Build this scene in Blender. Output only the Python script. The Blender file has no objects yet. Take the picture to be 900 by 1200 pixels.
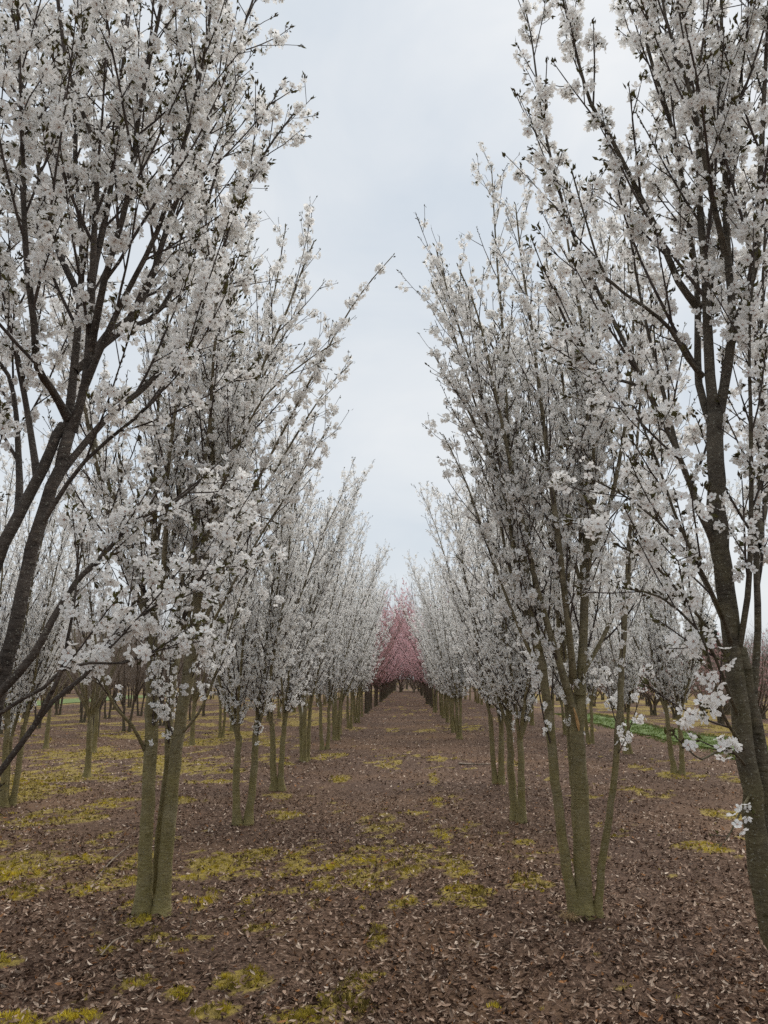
import bpy, math, random
import numpy as np
from mathutils import Matrix, Vector

# ------------------------------------------------------------------ camera, sky, sun, exposure
sc = bpy.context.scene
COL = sc.collection
EYE = 1.6
PITCH = math.radians(12.2)
YAW = math.radians(1.74)          # looking a little to the left of the lane's direction (+Y)
FOC = 902.0 / 1200.0              # focal length in picture heights
cam_d = bpy.data.cameras.new('camera')
cam = bpy.data.objects.new('camera', cam_d)
COL.objects.link(cam)
cam_d.sensor_fit = 'VERTICAL'
cam_d.sensor_height = 24.0
cam_d.sensor_width = 18.0
cam_d.lens = 24.0 * FOC
cam_d.clip_start = 0.05
cam_d.clip_end = 2000
cam.location = (0, 0, EYE)
cam.rotation_euler = (math.pi / 2 + PITCH, 0, YAW)
sc.camera = cam
sc.render.resolution_x, sc.render.resolution_y = 768, 1024

SUN_EL, SUN_AZ = math.radians(60), math.radians(20)
world = bpy.data.worlds.new('World')
sc.world = world
world.use_nodes = True
wn = world.node_tree
for n in list(wn.nodes):
    wn.nodes.remove(n)


def N(tree, typ, **kw):
    n = tree.nodes.new(typ)
    for k, v in kw.items():
        setattr(n, k, v)
    return n


out = N(wn, 'ShaderNodeOutputWorld')
sky = N(wn, 'ShaderNodeTexSky', sky_type='NISHITA')
sky.sun_disc = False
sky.sun_elevation = SUN_EL
sky.sun_rotation = SUN_AZ
sky.air_density, sky.dust_density, sky.ozone_density = 1.0, 3.0, 1.0
bg_sky = N(wn, 'ShaderNodeBackground')
bg_sky.inputs[1].default_value = 0.05
wn.links.new(sky.outputs[0], bg_sky.inputs[0])
tc = N(wn, 'ShaderNodeTexCoord')
mp = N(wn, 'ShaderNodeMapping')
mp.inputs['Scale'].default_value = (1.0, 1.0, 1.5)
wn.links.new(tc.outputs['Generated'], mp.inputs['Vector'])
nz = N(wn, 'ShaderNodeTexNoise')
nz.inputs['Scale'].default_value = 3.2
nz.inputs['Detail'].default_value = 5.0
nz.inputs['Roughness'].default_value = 0.55
nz.inputs['Distortion'].default_value = 0.4
wn.links.new(mp.outputs[0], nz.inputs['Vector'])
cr = N(wn, 'ShaderNodeValToRGB')
cr.color_ramp.elements[0].position = 0.30
cr.color_ramp.elements[0].color = (0.63, 0.70, 0.77, 1)
cr.color_ramp.elements[1].position = 0.72
cr.color_ramp.elements[1].color = (0.83, 0.855, 0.87, 1)
wn.links.new(nz.outputs['Fac'], cr.inputs[0])
bg_cl = N(wn, 'ShaderNodeBackground')
bg_cl.inputs[1].default_value = 0.398
wn.links.new(cr.outputs[0], bg_cl.inputs[0])
mix = N(wn, 'ShaderNodeMixShader')
mix.inputs[0].default_value = 0.92
wn.links.new(bg_sky.outputs[0], mix.inputs[1])
wn.links.new(bg_cl.outputs[0], mix.inputs[2])
wn.links.new(mix.outputs[0], out.inputs[0])

sun_d = bpy.data.lights.new('sun', 'SUN')
sun_d.energy = 1.5
sun_d.angle = math.radians(65)
sun_d.color = (1.0, 0.97, 0.93)
sun = bpy.data.objects.new('sun', sun_d)
COL.objects.link(sun)
sdir = Vector((math.sin(SUN_AZ) * math.cos(SUN_EL), math.cos(SUN_AZ) * math.cos(SUN_EL), math.sin(SUN_EL)))
sun.rotation_euler = (-sdir).to_track_quat('-Z', 'Y').to_euler()

sc.view_settings.view_transform = 'Standard'
sc.view_settings.look = 'None'
sc.view_settings.exposure = 1.35
sc.view_settings.gamma = 1.0
sc.render.engine = 'CYCLES'
sc.cycles.use_denoising = False
sc.cycles.max_bounces = 9
sc.cycles.diffuse_bounces = 8
sc.cycles.transmission_bounces = 8
sc.cycles.transparent_max_bounces = 4

# ------------------------------------------------------------------ measuring the photograph (900 x 1200 pixel units)
Rm = np.array(Matrix.Rotation(YAW, 3, 'Z') @ Matrix.Rotation(math.pi / 2 + PITCH, 3, 'X'))


def ray(u, v):
    return Rm @ np.array([(u - 450) / 902.0, -(v - 600) / 902.0, -1.0])


def at(u, v, y):
    """the point at distance y down the lane seen at (u, v)"""
    d = ray(u, v)
    return np.array([0, 0, EYE]) + d * (y / d[1])


def ground(u, v):
    d = ray(u, v)
    return np.array([0, 0, EYE]) + d * (-EYE / d[2])


def project(P):
    q = (np.asarray(P) - np.array([0, 0, EYE])) @ Rm
    z = np.minimum(q[:, 2], -1e-6)
    return 450 + 902 * q[:, 0] / -z, 600 - 902 * q[:, 1] / -z, -q[:, 2]


# ------------------------------------------------------------------ materials
def mat(name):
    m = bpy.data.materials.new(name)
    m.use_nodes = True
    t = m.node_tree
    b = t.nodes['Principled BSDF']
    b.inputs['Roughness'].default_value = 0.85
    b.inputs['Specular IOR Level'].default_value = 0.2
    return m, t, b


def noise(t, vec, scale, detail=3, rough=0.55):
    n = N(t, 'ShaderNodeTexNoise')
    n.inputs['Scale'].default_value = scale
    n.inputs['Detail'].default_value = detail
    n.inputs['Roughness'].default_value = rough
    if vec is not None:
        t.links.new(vec, n.inputs['Vector'])
    return n


def ramp(t, fac, stops):
    r = N(t, 'ShaderNodeValToRGB')
    e = r.color_ramp.elements
    while len(e) < len(stops):
        e.new(0.5)
    for i, (p, c) in enumerate(stops):
        e[i].position = p
        e[i].color = (*c, 1) if len(c) == 3 else c
    t.links.new(fac, r.inputs[0])
    return r


def mixc(t, fac, a, b, mode='MIX'):
    m = N(t, 'ShaderNodeMix', data_type='RGBA', blend_type=mode)
    for sock, val in ((m.inputs[0], fac), (m.inputs[6], a), (m.inputs[7], b)):
        if hasattr(val, 'links'):
            t.links.new(val, sock)
        elif isinstance(val, (int, float)):
            sock.default_value = val
        else:
            sock.default_value = (*val, 1)
    return m.outputs[2]


def math_node(t, op, a, b=None, clamp=False):
    m = N(t, 'ShaderNodeMath', operation=op)
    m.use_clamp = clamp
    for i, val in enumerate((a, b)):
        if val is None:
            continue
        if hasattr(val, 'links'):
            t.links.new(val, m.inputs[i])
        else:
            m.inputs[i].default_value = val
    return m.outputs[0]


def bump(t, b, h, strength, dist):
    bp = N(t, 'ShaderNodeBump')
    bp.inputs['Strength'].default_value = strength
    bp.inputs['Distance'].default_value = dist
    t.links.new(h, bp.inputs['Height'])
    t.links.new(bp.outputs[0], b.inputs['Normal'])


def bark_material(name, dark, light, algae, algae_top):
    m, t, b = mat(name)
    tcn = N(t, 'ShaderNodeTexCoord')
    obj = tcn.outputs['Object']
    sep = N(t, 'ShaderNodeSeparateXYZ')
    t.links.new(obj, sep.inputs[0])
    mpn = N(t, 'ShaderNodeMapping')
    mpn.inputs['Scale'].default_value = (17, 17, 60)
    t.links.new(obj, mpn.inputs['Vector'])
    band = noise(t, mpn.outputs[0], 1.0, 4, 0.6)
    big = noise(t, obj, 9, 4, 0.6)
    fine = noise(t, obj, 60, 4, 0.65)
    c = ramp(t, big.outputs['Fac'], [(0.3, dark), (0.7, light)]).outputs[0]
    lent = ramp(t, band.outputs['Fac'], [(0.36, (0.35, 0.33, 0.32)), (0.46, (1, 1, 1)), (0.60, (1.0, 1.0, 1.0)), (0.66, (1.5, 1.45, 1.35))]).outputs[0]
    patch = ramp(t, noise(t, obj, 16, 3, 0.6).outputs['Fac'], [(0.42, (0, 0, 0)), (0.58, (1, 1, 1))]).outputs[0]
    c = mixc(t, patch, c, mixc(t, 1.0, c, lent, 'MULTIPLY'))
    lich = ramp(t, noise(t, obj, 24, 5, 0.75).outputs['Fac'], [(0.60, (0, 0, 0)), (0.68, (0.7, 0.7, 0.7))]).outputs[0]
    c = mixc(t, lich, c, tuple(min(1, 1.7 * v) for v in light))
    # algae and moss grow on the lower stem, patchily
    hgt = math_node(t, 'MULTIPLY_ADD', sep.outputs[2], -1.0 / algae_top)
    t.nodes[-1].inputs[2].default_value = 1.0
    al = noise(t, obj, 6.5, 5, 0.7)
    f = math_node(t, 'MULTIPLY_ADD', al.outputs['Fac'], 2.6)
    t.nodes[-1].inputs[2].default_value = -1.0
    f = math_node(t, 'ADD', f, hgt)
    f = math_node(t, 'MULTIPLY', f, 0.42, clamp=True)
    c = mixc(t, f, c, algae)
    sp = ramp(t, fine.outputs['Fac'], [(0.35, (0.7, 0.7, 0.7)), (0.62, (1, 1, 1)), (0.74, (1.5, 1.5, 1.45))]).outputs[0]
    c = mixc(t, 0.75, c, sp, 'MULTIPLY')
    dots = ramp(t, noise(t, obj, 130, 2, 0.5).outputs['Fac'], [(0.64, (0, 0, 0)), (0.70, (0.65, 0.65, 0.65))]).outputs[0]
    c = mixc(t, dots, c, (0.34, 0.33, 0.27))
    t.links.new(c, b.inputs['Base Color'])
    hh = math_node(t, 'ADD', band.outputs['Fac'], math_node(t, 'MULTIPLY', fine.outputs['Fac'], 0.6))
    bump(t, b, hh, 1.0, 0.010)
    return m


M = {}
M['bark'] = bark_material('cherry_bark', (0.058, 0.047, 0.036), (0.14, 0.118, 0.09), (0.18, 0.152, 0.05), 1.7)
M['bark_mossy'] = bark_material('mossy_cherry_bark', (0.115, 0.095, 0.058), (0.27, 0.23, 0.155), (0.27, 0.22, 0.062), 1.9)
M['bark_dark'] = bark_material('dark_cherry_bark', (0.05, 0.040, 0.033), (0.115, 0.092, 0.075), (0.11, 0.095, 0.045), 0.9)
M['bark_brown'] = bark_material('brown_bark', (0.07, 0.05, 0.038), (0.15, 0.115, 0.085), (0.12, 0.105, 0.05), 0.6)


def twig_material(name, a, bcol):
    m, t, b = mat(name)
    tcn = N(t, 'ShaderNodeTexCoord')
    n = noise(t, tcn.outputs['Object'], 14, 3)
    t.links.new(ramp(t, n.outputs['Fac'], [(0.3, a), (0.7, bcol)]).outputs[0], b.inputs['Base Color'])
    return m


M['twig'] = twig_material('cherry_twig', (0.042, 0.032, 0.027), (0.095, 0.074, 0.062))
M['twig_brown'] = twig_material('brown_twig', (0.17, 0.135, 0.11), (0.32, 0.26, 0.215))


def petal_material(name, c0, c1, trans):
    m, t, b = mat(name)
    g = N(t, 'ShaderNodeNewGeometry')
    tcn = N(t, 'ShaderNodeTexCoord')
    n = noise(t, tcn.outputs['Object'], 5, 4)
    add = math_node(t, 'ADD', math_node(t, 'MULTIPLY', n.outputs['Fac'], 0.7), math_node(t, 'MULTIPLY', g.outputs['Random Per Island'], 0.4))
    col = ramp(t, add, [(0.25, c0), (0.75, c1)]).outputs[0]
    t.links.new(col, b.inputs['Base Color'])
    b.inputs['Roughness'].default_value = 0.7
    tr = N(t, 'ShaderNodeBsdfTranslucent')
    t.links.new(col, tr.inputs[0])
    mx = N(t, 'ShaderNodeMixShader')
    mx.inputs[0].default_value = trans
    t.links.new(b.outputs[0], mx.inputs[1])
    t.links.new(tr.outputs[0], mx.inputs[2])
    t.links.new(mx.outputs[0], t.nodes['Material Output'].inputs[0])
    return m


M['petal'] = petal_material('white_petal', (0.89, 0.868, 0.835), (0.955, 0.95, 0.93), 0.44)
M['petal_pink'] = petal_material('pink_petal', (0.72, 0.41, 0.44), (0.90, 0.67, 0.69), 0.4)
M['petal_dusky'] = petal_material('dusky_pink_petal', (0.50, 0.26, 0.27), (0.70, 0.44, 0.44), 0.3)


def plain(name, c, rough=0.8):
    m, t, b = mat(name)
    tcn = N(t, 'ShaderNodeTexCoord')
    n = noise(t, tcn.outputs['Object'], 22, 3)
    lo = tuple(x * 0.7 for x in c)
    hi = tuple(min(1, x * 1.3) for x in c)
    t.links.new(ramp(t, n.outputs['Fac'], [(0.3, lo), (0.7, hi)]).outputs[0], b.inputs['Base Color'])
    b.inputs['Roughness'].default_value = rough
    return m


M['stamen'] = plain('flower_centre', (0.42, 0.27, 0.22))
M['young_leaf'] = petal_material('young_leaf', (0.060, 0.042, 0.025), (0.10, 0.095, 0.030), 0.2)
M['red_leaf'] = petal_material('red_brown_leaf', (0.15, 0.085, 0.065), (0.25, 0.16, 0.12), 0.25)
M['bud'] = plain('bud', (0.07, 0.048, 0.03))
M['needle'] = plain('evergreen_needle', (0.03, 0.045, 0.03))
M['stick'] = plain('dry_stick', (0.20, 0.16, 0.12))
M['straw'] = plain('dry_straw', (0.36, 0.25, 0.13))
M['wood'] = plain('torn_wood', (0.45, 0.27, 0.12))


# ------------------------------------------------------------------ mesh helpers
def mesh_np(name, V, loops, totals, mats, midx=None, smooth=False, color=None, fattr=None):
    me = bpy.data.meshes.new(name)
    V = np.ascontiguousarray(V, dtype=np.float32)
    loops = np.ascontiguousarray(loops, dtype=np.int32)
    totals = np.ascontiguousarray(totals, dtype=np.int32)
    me.vertices.add(len(V))
    me.vertices.foreach_set('co', V.ravel())
    me.loops.add(len(loops))
    me.loops.foreach_set('vertex_index', loops)
    me.polygons.add(len(totals))
    starts = np.zeros(len(totals), dtype=np.int32)
    starts[1:] = np.cumsum(totals)[:-1]
    me.polygons.foreach_set('loop_start', starts)
    for m in mats:
        me.materials.append(m)
    if midx is not None:
        me.polygons.foreach_set('material_index', np.ascontiguousarray(midx, dtype=np.int32))
    me.polygons.foreach_set('use_smooth', np.full(len(totals), smooth, dtype=bool))
    if color is not None:
        a = me.color_attributes.new('tint', 'FLOAT_COLOR', 'POINT')
        c4 = np.ones((len(V), 4), dtype=np.float32)
        c4[:, :3] = color
        a.data.foreach_set('color', c4.ravel())
    for k, arr in (fattr or {}).items():
        a = me.attributes.new(k, 'FLOAT', 'POINT')
        a.data.foreach_set('value', np.ascontiguousarray(arr, dtype=np.float32))
    me.update(calc_edges=True)
    return me


class Acc:
    """collects pieces of geometry that end up in one mesh"""

    def __init__(self):
        self.V, self.L, self.T, self.Mi, self.C, self.n = [], [], [], [], [], 0

    def add(self, V, loops, totals, midx=None, col=None):
        self.V.append(V)
        self.L.append(np.asarray(loops) + self.n)
        self.T.append(np.asarray(totals))
        self.Mi.append(np.zeros(len(totals), int) if midx is None else np.asarray(midx))
        if col is not None:
            self.C.append(col)
        self.n += len(V)

    def mesh(self, name, mats, smooth=False):
        return mesh_np(name, np.concatenate(self.V), np.concatenate(self.L), np.concatenate(self.T), mats,
                       np.concatenate(self.Mi), smooth, np.concatenate(self.C) if self.C else None)


def obj(name, me, parent=None, kind=None):
    o = bpy.data.objects.new(name, me)
    COL.objects.link(o)
    if parent is not None:
        o.parent = parent
    if kind:
        o['kind'] = kind
    return o


def tag(o, label, cat, group=None, kind=None):
    o['label'] = label
    o['category'] = cat
    if group:
        o['group'] = group
    if kind:
        o['kind'] = kind
    return o


def unit(v):
    return v / (np.linalg.norm(v) + 1e-12)


def frames(pts):
    d = np.gradient(pts, axis=0)
    d /= np.linalg.norm(d, axis=1)[:, None] + 1e-12
    ref = np.array([1.0, 0, 0]) if abs(d[0][0]) < 0.8 else np.array([0, 1.0, 0])
    a = np.cross(d, ref)
    a /= np.linalg.norm(a, axis=1)[:, None] + 1e-12
    return d, a, np.cross(d, a)


def tube(acc, pts, rad, sides, rng=None, rough=0.0):
    n = len(pts)
    d, a, b = frames(pts)
    th = np.arange(sides) * 2 * math.pi / sides
    r = np.repeat(rad[:, None], sides, 1)
    if rough:
        ph = rng.uniform(0, 6.3, 4)
        z = np.arange(n)[:, None]
        r = r * (1 + rough * (0.5 * np.sin(2 * th + ph[0] + z * 0.35) + 0.35 * np.sin(3 * th + ph[1] - z * 0.5) + rng.normal(0, 0.35, (n, sides))))
    V = pts[:, None, :] + r[..., None] * (np.cos(th)[None, :, None] * a[:, None, :] + np.sin(th)[None, :, None] * b[:, None, :])
    V = V.reshape(-1, 3)
    i = np.arange(n - 1)[:, None] * sides
    j = np.arange(sides)[None, :]
    k = (np.arange(sides)[None, :] + 1) % sides
    Q = np.stack([i + j, i + k, i + sides + k, i + sides + j], -1).reshape(-1)
    V = np.vstack([V, pts[-1] + d[-1] * rad[-1] * 0.6])
    tip = len(V) - 1
    base = (n - 1) * sides
    Tt = np.stack([base + np.arange(sides), base + (np.arange(sides) + 1) % sides, np.full(sides, tip)], -1).reshape(-1)
    acc.add(V, np.concatenate([Q, Tt]), np.concatenate([np.full((n - 1) * sides, 4), np.full(sides, 3)]))


def spline(ctrl, step):
    """Catmull-Rom through the control points, resampled"""
    P = np.asarray(ctrl, float)
    if len(P) == 2:
        P = np.array([P[0], (P[0] + P[1]) / 2, P[1]])
    Q = np.vstack([2 * P[0] - P[1], P, 2 * P[-1] - P[-2]])
    res = []
    for i in range(1, len(Q) - 2):
        seg = np.linalg.norm(Q[i + 1] - Q[i])
        m = max(2, int(round(seg / step)))
        t = np.linspace(0, 1, m, endpoint=False)[:, None]
        res.append(0.5 * (2 * Q[i] + (Q[i + 1] - Q[i - 1]) * t + (2 * Q[i - 1] - 5 * Q[i] + 4 * Q[i + 1] - Q[i + 2]) * t * t
                          + (3 * Q[i] - Q[i - 1] - 3 * Q[i + 1] + Q[i + 2]) * t ** 3))
    res.append(P[-1:])
    return np.vstack(res)


def grow(rng, start, d, length, seg, wander, up):
    n = max(2, int(round(length / seg)))
    P = [np.asarray(start, float)]
    d = unit(np.asarray(d, float))
    for _ in range(n):
        d = unit(d + rng.normal(0, wander, 3) + np.array([0, 0, up]))
        P.append(P[-1] + d * length / n)
    return np.array(P)


def place(acc, tmpl, C, X, Y, Z, S, col=None):
    """bake copies of a template at C with frame X, Y, Z and size S"""
    V, L, T, Mi = tmpl
    n, k = len(C), len(V)
    if n == 0:
        return
    W = C[:, None, :] + S[:, None, None] * (V[None, :, 0, None] * X[:, None, :] + V[None, :, 1, None] * Y[:, None, :] + V[None, :, 2, None] * Z[:, None, :])
    Ls = (np.arange(n)[:, None] * k + L[None, :]).reshape(-1)
    acc.add(W.reshape(-1, 3), Ls, np.tile(T, n), np.tile(Mi, n), None if col is None else np.repeat(col, k, axis=0))


def basis(rng, Z):
    n = len(Z)
    Z = Z / (np.linalg.norm(Z, axis=1)[:, None] + 1e-9)
    r = rng.normal(size=(n, 3))
    X = np.cross(r, Z)
    X /= np.linalg.norm(X, axis=1)[:, None] + 1e-9
    return X, np.cross(Z, X), Z


# ------------------------------------------------------------------ blossom templates
def flower(rng, lod):
    """five petals, radius 1, opening along +z; returns V, loops, totals, material index"""
    V, L, T, Mi = [], [], [], []
    cup = rng.uniform(0.15, 0.6)
    np_ = 5 if lod < 2 else 3
    for p in range(np_):
        a = p * 2 * math.pi / np_ + rng.normal(0, 0.1)
        c = cup + rng.normal(0, 0.12)
        w = rng.uniform(0.9, 1.08)
        if lod == 0:
            prof = [(0.08, 0, 0), (0.58, 0.40 * w, c * 0.42), (0.58, -0.40 * w, c * 0.42), (0.98, -0.22 * w, c), (0.98, 0.22 * w, c + rng.normal(0, 0.06))]
            fc = [(0, 1, 2), (1, 4, 3, 2)]
        else:
            hw = 0.45 if lod == 1 else 0.62
            prof = [(0.0, 0, 0), (0.66, hw * w, c * 0.5), (1.0, 0, c), (0.66, -hw * w, c * 0.5)]
            fc = [(0, 1, 2, 3)]
        n = len(V)
        for r, s, z in prof:
            V.append((r * math.cos(a) - s * math.sin(a), r * math.sin(a) + s * math.cos(a), z))
        for f in fc:
            L += [n + i for i in f]
            T.append(len(f))
            Mi.append(0)
    if lod <= 1:
        n = len(V)
        m = 5 if lod == 0 else 3
        for k in range(m):
            a = k * 2 * math.pi / m + 0.6
            V.append((0.17 * math.cos(a), 0.17 * math.sin(a), 0.13))
        L += [n + i for i in range(m)]
        T.append(m)
        Mi.append(1)
    n = len(V)
    a = rng.uniform(0, 6.28)
    for k in range(3):
        V.append((0.30 * math.cos(a + k * 2.094), 0.30 * math.sin(a + k * 2.094), -0.05 - 0.28 * (k == 0)))
    L += [n, n + 1, n + 2]
    T.append(3)
    Mi.append(2)
    return np.array(V), np.array(L), np.array(T), np.array(Mi)


def cluster(rng, lod, count):
    """an umbel of flowers in metres, growing along +z from the twig"""
    V, L, T, Mi, n = [], [], [], [], 0
    for k in range(count):
        ph = k * 2.4 + rng.uniform(0, 0.7)
        th = math.radians(rng.uniform(12, 105)) if k else math.radians(rng.uniform(0, 30))
        d = np.array([math.sin(th) * math.cos(ph), math.sin(th) * math.sin(ph), math.cos(th)])
        ctr = d * rng.uniform(0.022, 0.036)
        f = flower(rng, lod)
        z = unit(d + rng.normal(0, 0.25, 3))
        x = unit(np.cross(z, rng.normal(size=3)))
        y = np.cross(z, x)
        s = rng.uniform(0.0165, 0.0215)
        W = ctr + s * (f[0][:, :1] * x + f[0][:, 1:2] * y + f[0][:, 2:] * z)
        V.append(W)
        L.append(f[1] + n)
        T.append(f[2])
        Mi.append(f[3])
        n += len(W)
        if lod == 0:      # flower stalk
            q = np.cross(d, rng.normal(size=3))
            q = unit(q) * 0.0011
            V.append(np.array([-q * 0.8, q * 0.8, ctr + q * 0.5]))
            L.append(np.arange(3) + n)
            T.append(np.array([3]))
            Mi.append(np.array([2]))
            n += 3
    return np.vstack(V), np.concatenate(L), np.concatenate(T), np.concatenate(Mi)


trng = np.random.default_rng(5)
CL = {lod: [cluster(trng, lod, c) for c in ((3, 3, 4, 4, 5, 6, 6, 7) if lod < 2 else (3, 4, 5, 6))] for lod in (0, 1, 2)}


def leaf_tmpl(fold, bend):
    V = np.array([(0, 0, 0), (0.45, 0.2, fold), (0.5, 0, bend * 0.4), (0.45, -0.2, fold), (1, 0, bend)])
    return V, np.array([0, 2, 1, 0, 3, 2, 1, 2, 4, 2, 3, 4]), np.array([3, 3, 3, 3]), np.zeros(4, int)


LEAF2 = [(np.array([(0, 0, 0), (0.48, 0.17, 0.08), (0.48, -0.17, 0.0), (1, 0, 0.1)]), np.array([0, 2, 3, 1]), np.array([4]), np.zeros(1, int))]
LEAVES = [leaf_tmpl(0.14, 0.1), leaf_tmpl(0.2, -0.15), leaf_tmpl(0.08, 0.25)]
BUD = (np.array([(0, 0, 0), (0.45, 0.17, 0.09), (0.45, -0.17, 0.09), (0.45, 0, -0.17), (1, 0, 0)]),
       np.array([0, 1, 2, 0, 2, 3, 0, 3, 1, 4, 2, 1, 4, 3, 2, 4, 1, 3]), np.full(6, 3), np.zeros(6, int))


# ------------------------------------------------------------------ trees
class Tree:
    """stems and limbs are parts of their own; twigs, blossoms and young leaves are masses"""

    def __init__(self, seed, **k):
        self.rng = np.random.default_rng(seed)
        self.o = dict(lod=1, lat_gap=0.17, lat_len=1.15, sub_gap=0.14, sub_len=0.28, cl_gap=0.062, zmin=1.15, leafy=0.6,
                      stem_sides=10, limb_sides=7, flowers=1.0, spread=1.0, upness=0.085, limb_cl=1.6, stem_lat=0.5, clump=1, stem_rough=0.05, tipbare=0.14)
        self.o.update(k)
        self.stems, self.limbs = [], []
        self.tw = []
        self.cp, self.cz, self.cs = [], [], []        # cluster position, axis, scale
        self.lp, self.ld = [], []                      # leaf position, direction
        self.bp, self.bd = [], []

    def stem(self, ctrl, r0, r1, step=0.09, flare=0.5):
        p = spline(ctrl, step)
        t = np.linspace(0, 1, len(p))
        r = r0 + (r1 - r0) * t
        h = np.clip(1 - p[:, 2] / 0.22, 0, 1.3)
        r = r * (1 + flare * h ** 2)
        p = p + self.rng.normal(0, 0.004, p.shape) * np.minimum(1, t * 8)[:, None]
        self.stems.append((p, r))
        k = np.argmax(p[:, 2] > self.o['zmin'] - 0.1)
        if p[-1, 2] > self.o['zmin'] + 0.2 and self.o['flowers'] > 0 and self.o['stem_lat'] > 0:
            self.laterals(p[k:], r[k:] * 0.4, 0.03, self.o['stem_lat'], 1.5)
        return p, r

    def limb(self, ctrl, r0, r1, s0=0.25, lat=1.0, gap=1.0, step=0.11, raw=None, up=None):
        p = spline(ctrl, step) if raw is None else raw
        t = np.linspace(0, 1, len(p))
        r = r0 + (r1 - r0) * t ** 0.8
        r[0] *= 1.2
        self.limbs.append((p, r))
        self.laterals(p, r, s0, lat, gap, up)
        return p, r

    def auto_limbs(self, start, n, r0, tilt=(8, 26), length=(3.2, 4.2), az0=None, azspan=2 * math.pi, lat=1.0, gap=1.0):
        g = self.rng
        az0 = g.uniform(0, 6.28) if az0 is None else az0
        for k in range(n):
            az = az0 + azspan * (k + g.uniform(-0.25, 0.25)) / n
            ti = math.radians(g.uniform(*tilt)) * self.o['spread']
            d = (math.sin(ti) * math.cos(az), math.sin(ti) * math.sin(az), math.cos(ti))
            L = g.uniform(*length)
            p = grow(g, start, d, L, 0.13, 0.035, 0.012)
            self.limb(None, r0 * g.uniform(0.7, 1.0), 0.005, 0.2, lat, gap, raw=p)

    def laterals(self, p, r, s0, lat, gap, up=None):
        g, o = self.rng, self.o
        up = o['upness'] if up is None else up
        seg = np.linalg.norm(np.diff(p, axis=0), axis=1)
        S = np.concatenate([[0], np.cumsum(seg)])
        L = S[-1]
        s = max(s0, 0.02)
        az = g.uniform(0, 6.28)
        d, a, b = frames(p)
        while s < L * 0.985:
            x = s / L
            i = min(len(p) - 2, int(np.searchsorted(S, s)) - 1)
            i = max(i, 0)
            f = (s - S[i]) / max(seg[i], 1e-6)
            q = p[i] + (p[i + 1] - p[i]) * f
            if q[2] > o['zmin'] - 0.25:
                perp = math.cos(az) * a[i] + math.sin(az) * b[i]
                ang = math.radians(g.uniform(15, 38))
                dd = math.cos(ang) * d[i] + math.sin(ang) * perp
                LL = o['lat_len'] * lat * (1.1 - 0.70 * x) * g.uniform(0.4, 1.2)
                rr = min(0.55 * r[i], 0.0032 + 0.0055 * LL)
                lp = grow(g, q, dd, LL, 0.10, 0.035, up)
                self.twig(lp, rr, 0.0021, 1)
                self.clusters(lp, 0.10, 1.0, rr)
                self.subs(lp, rr)
            # clusters straight on the limb, on short spurs
            az += 2.4 + g.normal(0, 0.4)
            s += o['lat_gap'] * gap * g.uniform(0.6, 1.4) * (o.get('lowgap', 1.7) if x < 0.25 else 1.0)
        self.twig_tip(p)
        if o['limb_cl'] > 0:
            self.clusters(p, (max(s0, 0.25) if L > 1 else s0) / L, 1.0 / o['limb_cl'], r.mean(), r)

    def subs(self, p, r):
        g, o = self.rng, self.o
        L = np.linalg.norm(np.diff(p, axis=0), axis=1).sum()
        s = g.uniform(0.08, 0.2)
        d, a, b = frames(p)
        az = g.uniform(0, 6.28)
        while s < L * 0.9:
            i = min(len(p) - 2, int(s / L * (len(p) - 1)))
            f = s / L * (len(p) - 1) - i
            q = p[i] + (p[i + 1] - p[i]) * f
            perp = math.cos(az) * a[i] + math.sin(az) * b[i]
            ang = math.radians(g.uniform(22, 50))
            LL = o['sub_len'] * (1.1 - 0.6 * s / L) * g.uniform(0.3, 1.2)
            lp = grow(g, q, math.cos(ang) * d[i] + math.sin(ang) * perp, LL, 0.09, 0.07, 0.05)
            self.twig(lp, min(r * 0.6, 0.0036), 0.0017, 2)
            self.clusters(lp, 0.12, 1.0, 0.002)
            az += 2.4 + g.normal(0, 0.5)
            s += o['sub_gap'] * g.uniform(0.6, 1.5)

    def twig(self, p, r0, r1, lvl):
        self.tw.append((p, np.linspace(r0, r1, len(p)), lvl))
        self.twig_tip(p)

    def twig_tip(self, p):
        d = unit(p[-1] - p[-2])
        for _ in range(3 if self.o['lod'] == 0 else 1):
            self.lp.append(p[-1] + self.rng.normal(0, 0.008, 3))
            self.ld.append(d + self.rng.normal(0, 0.4, 3))
        self.bp.append(p[-1])
        self.bd.append(d)

    def clusters(self, p, x0, dens, r, rarr=None):
        g, o = self.rng, self.o
        seg = np.linalg.norm(np.diff(p, axis=0), axis=1)
        S = np.concatenate([[0], np.cumsum(seg)])
        L = S[-1]
        if o['flowers'] <= 0 or x0 > 0.95:
            return
        n = int(L * (1 - x0) / (o['cl_gap'] / (dens * o['flowers'])) + g.uniform(0, 1))
        bare = g.uniform(0.06, 0.24) * o.get('bare', 1.0) if L > 0.5 else g.uniform(0.0, 0.06)
        hi = max(0.5, 1 - bare / L)
        e = p[-1] - p[-2]
        e = unit(e)
        for q_ in range(int(L * (1 - hi) / (0.018 if o['lod'] == 0 else 0.024))):
            pp = p[-1] - e * 0.022 * q_
            v = unit(g.normal(size=3)) * 0.7 + e
            self.lp.append(pp)
            self.ld.append(v)
            self.bp.append(pp)
            self.bd.append(v)
        xs = g.uniform(x0, 1.0, max(1, int(round(n / o['clump']))) if n else 0)
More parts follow.
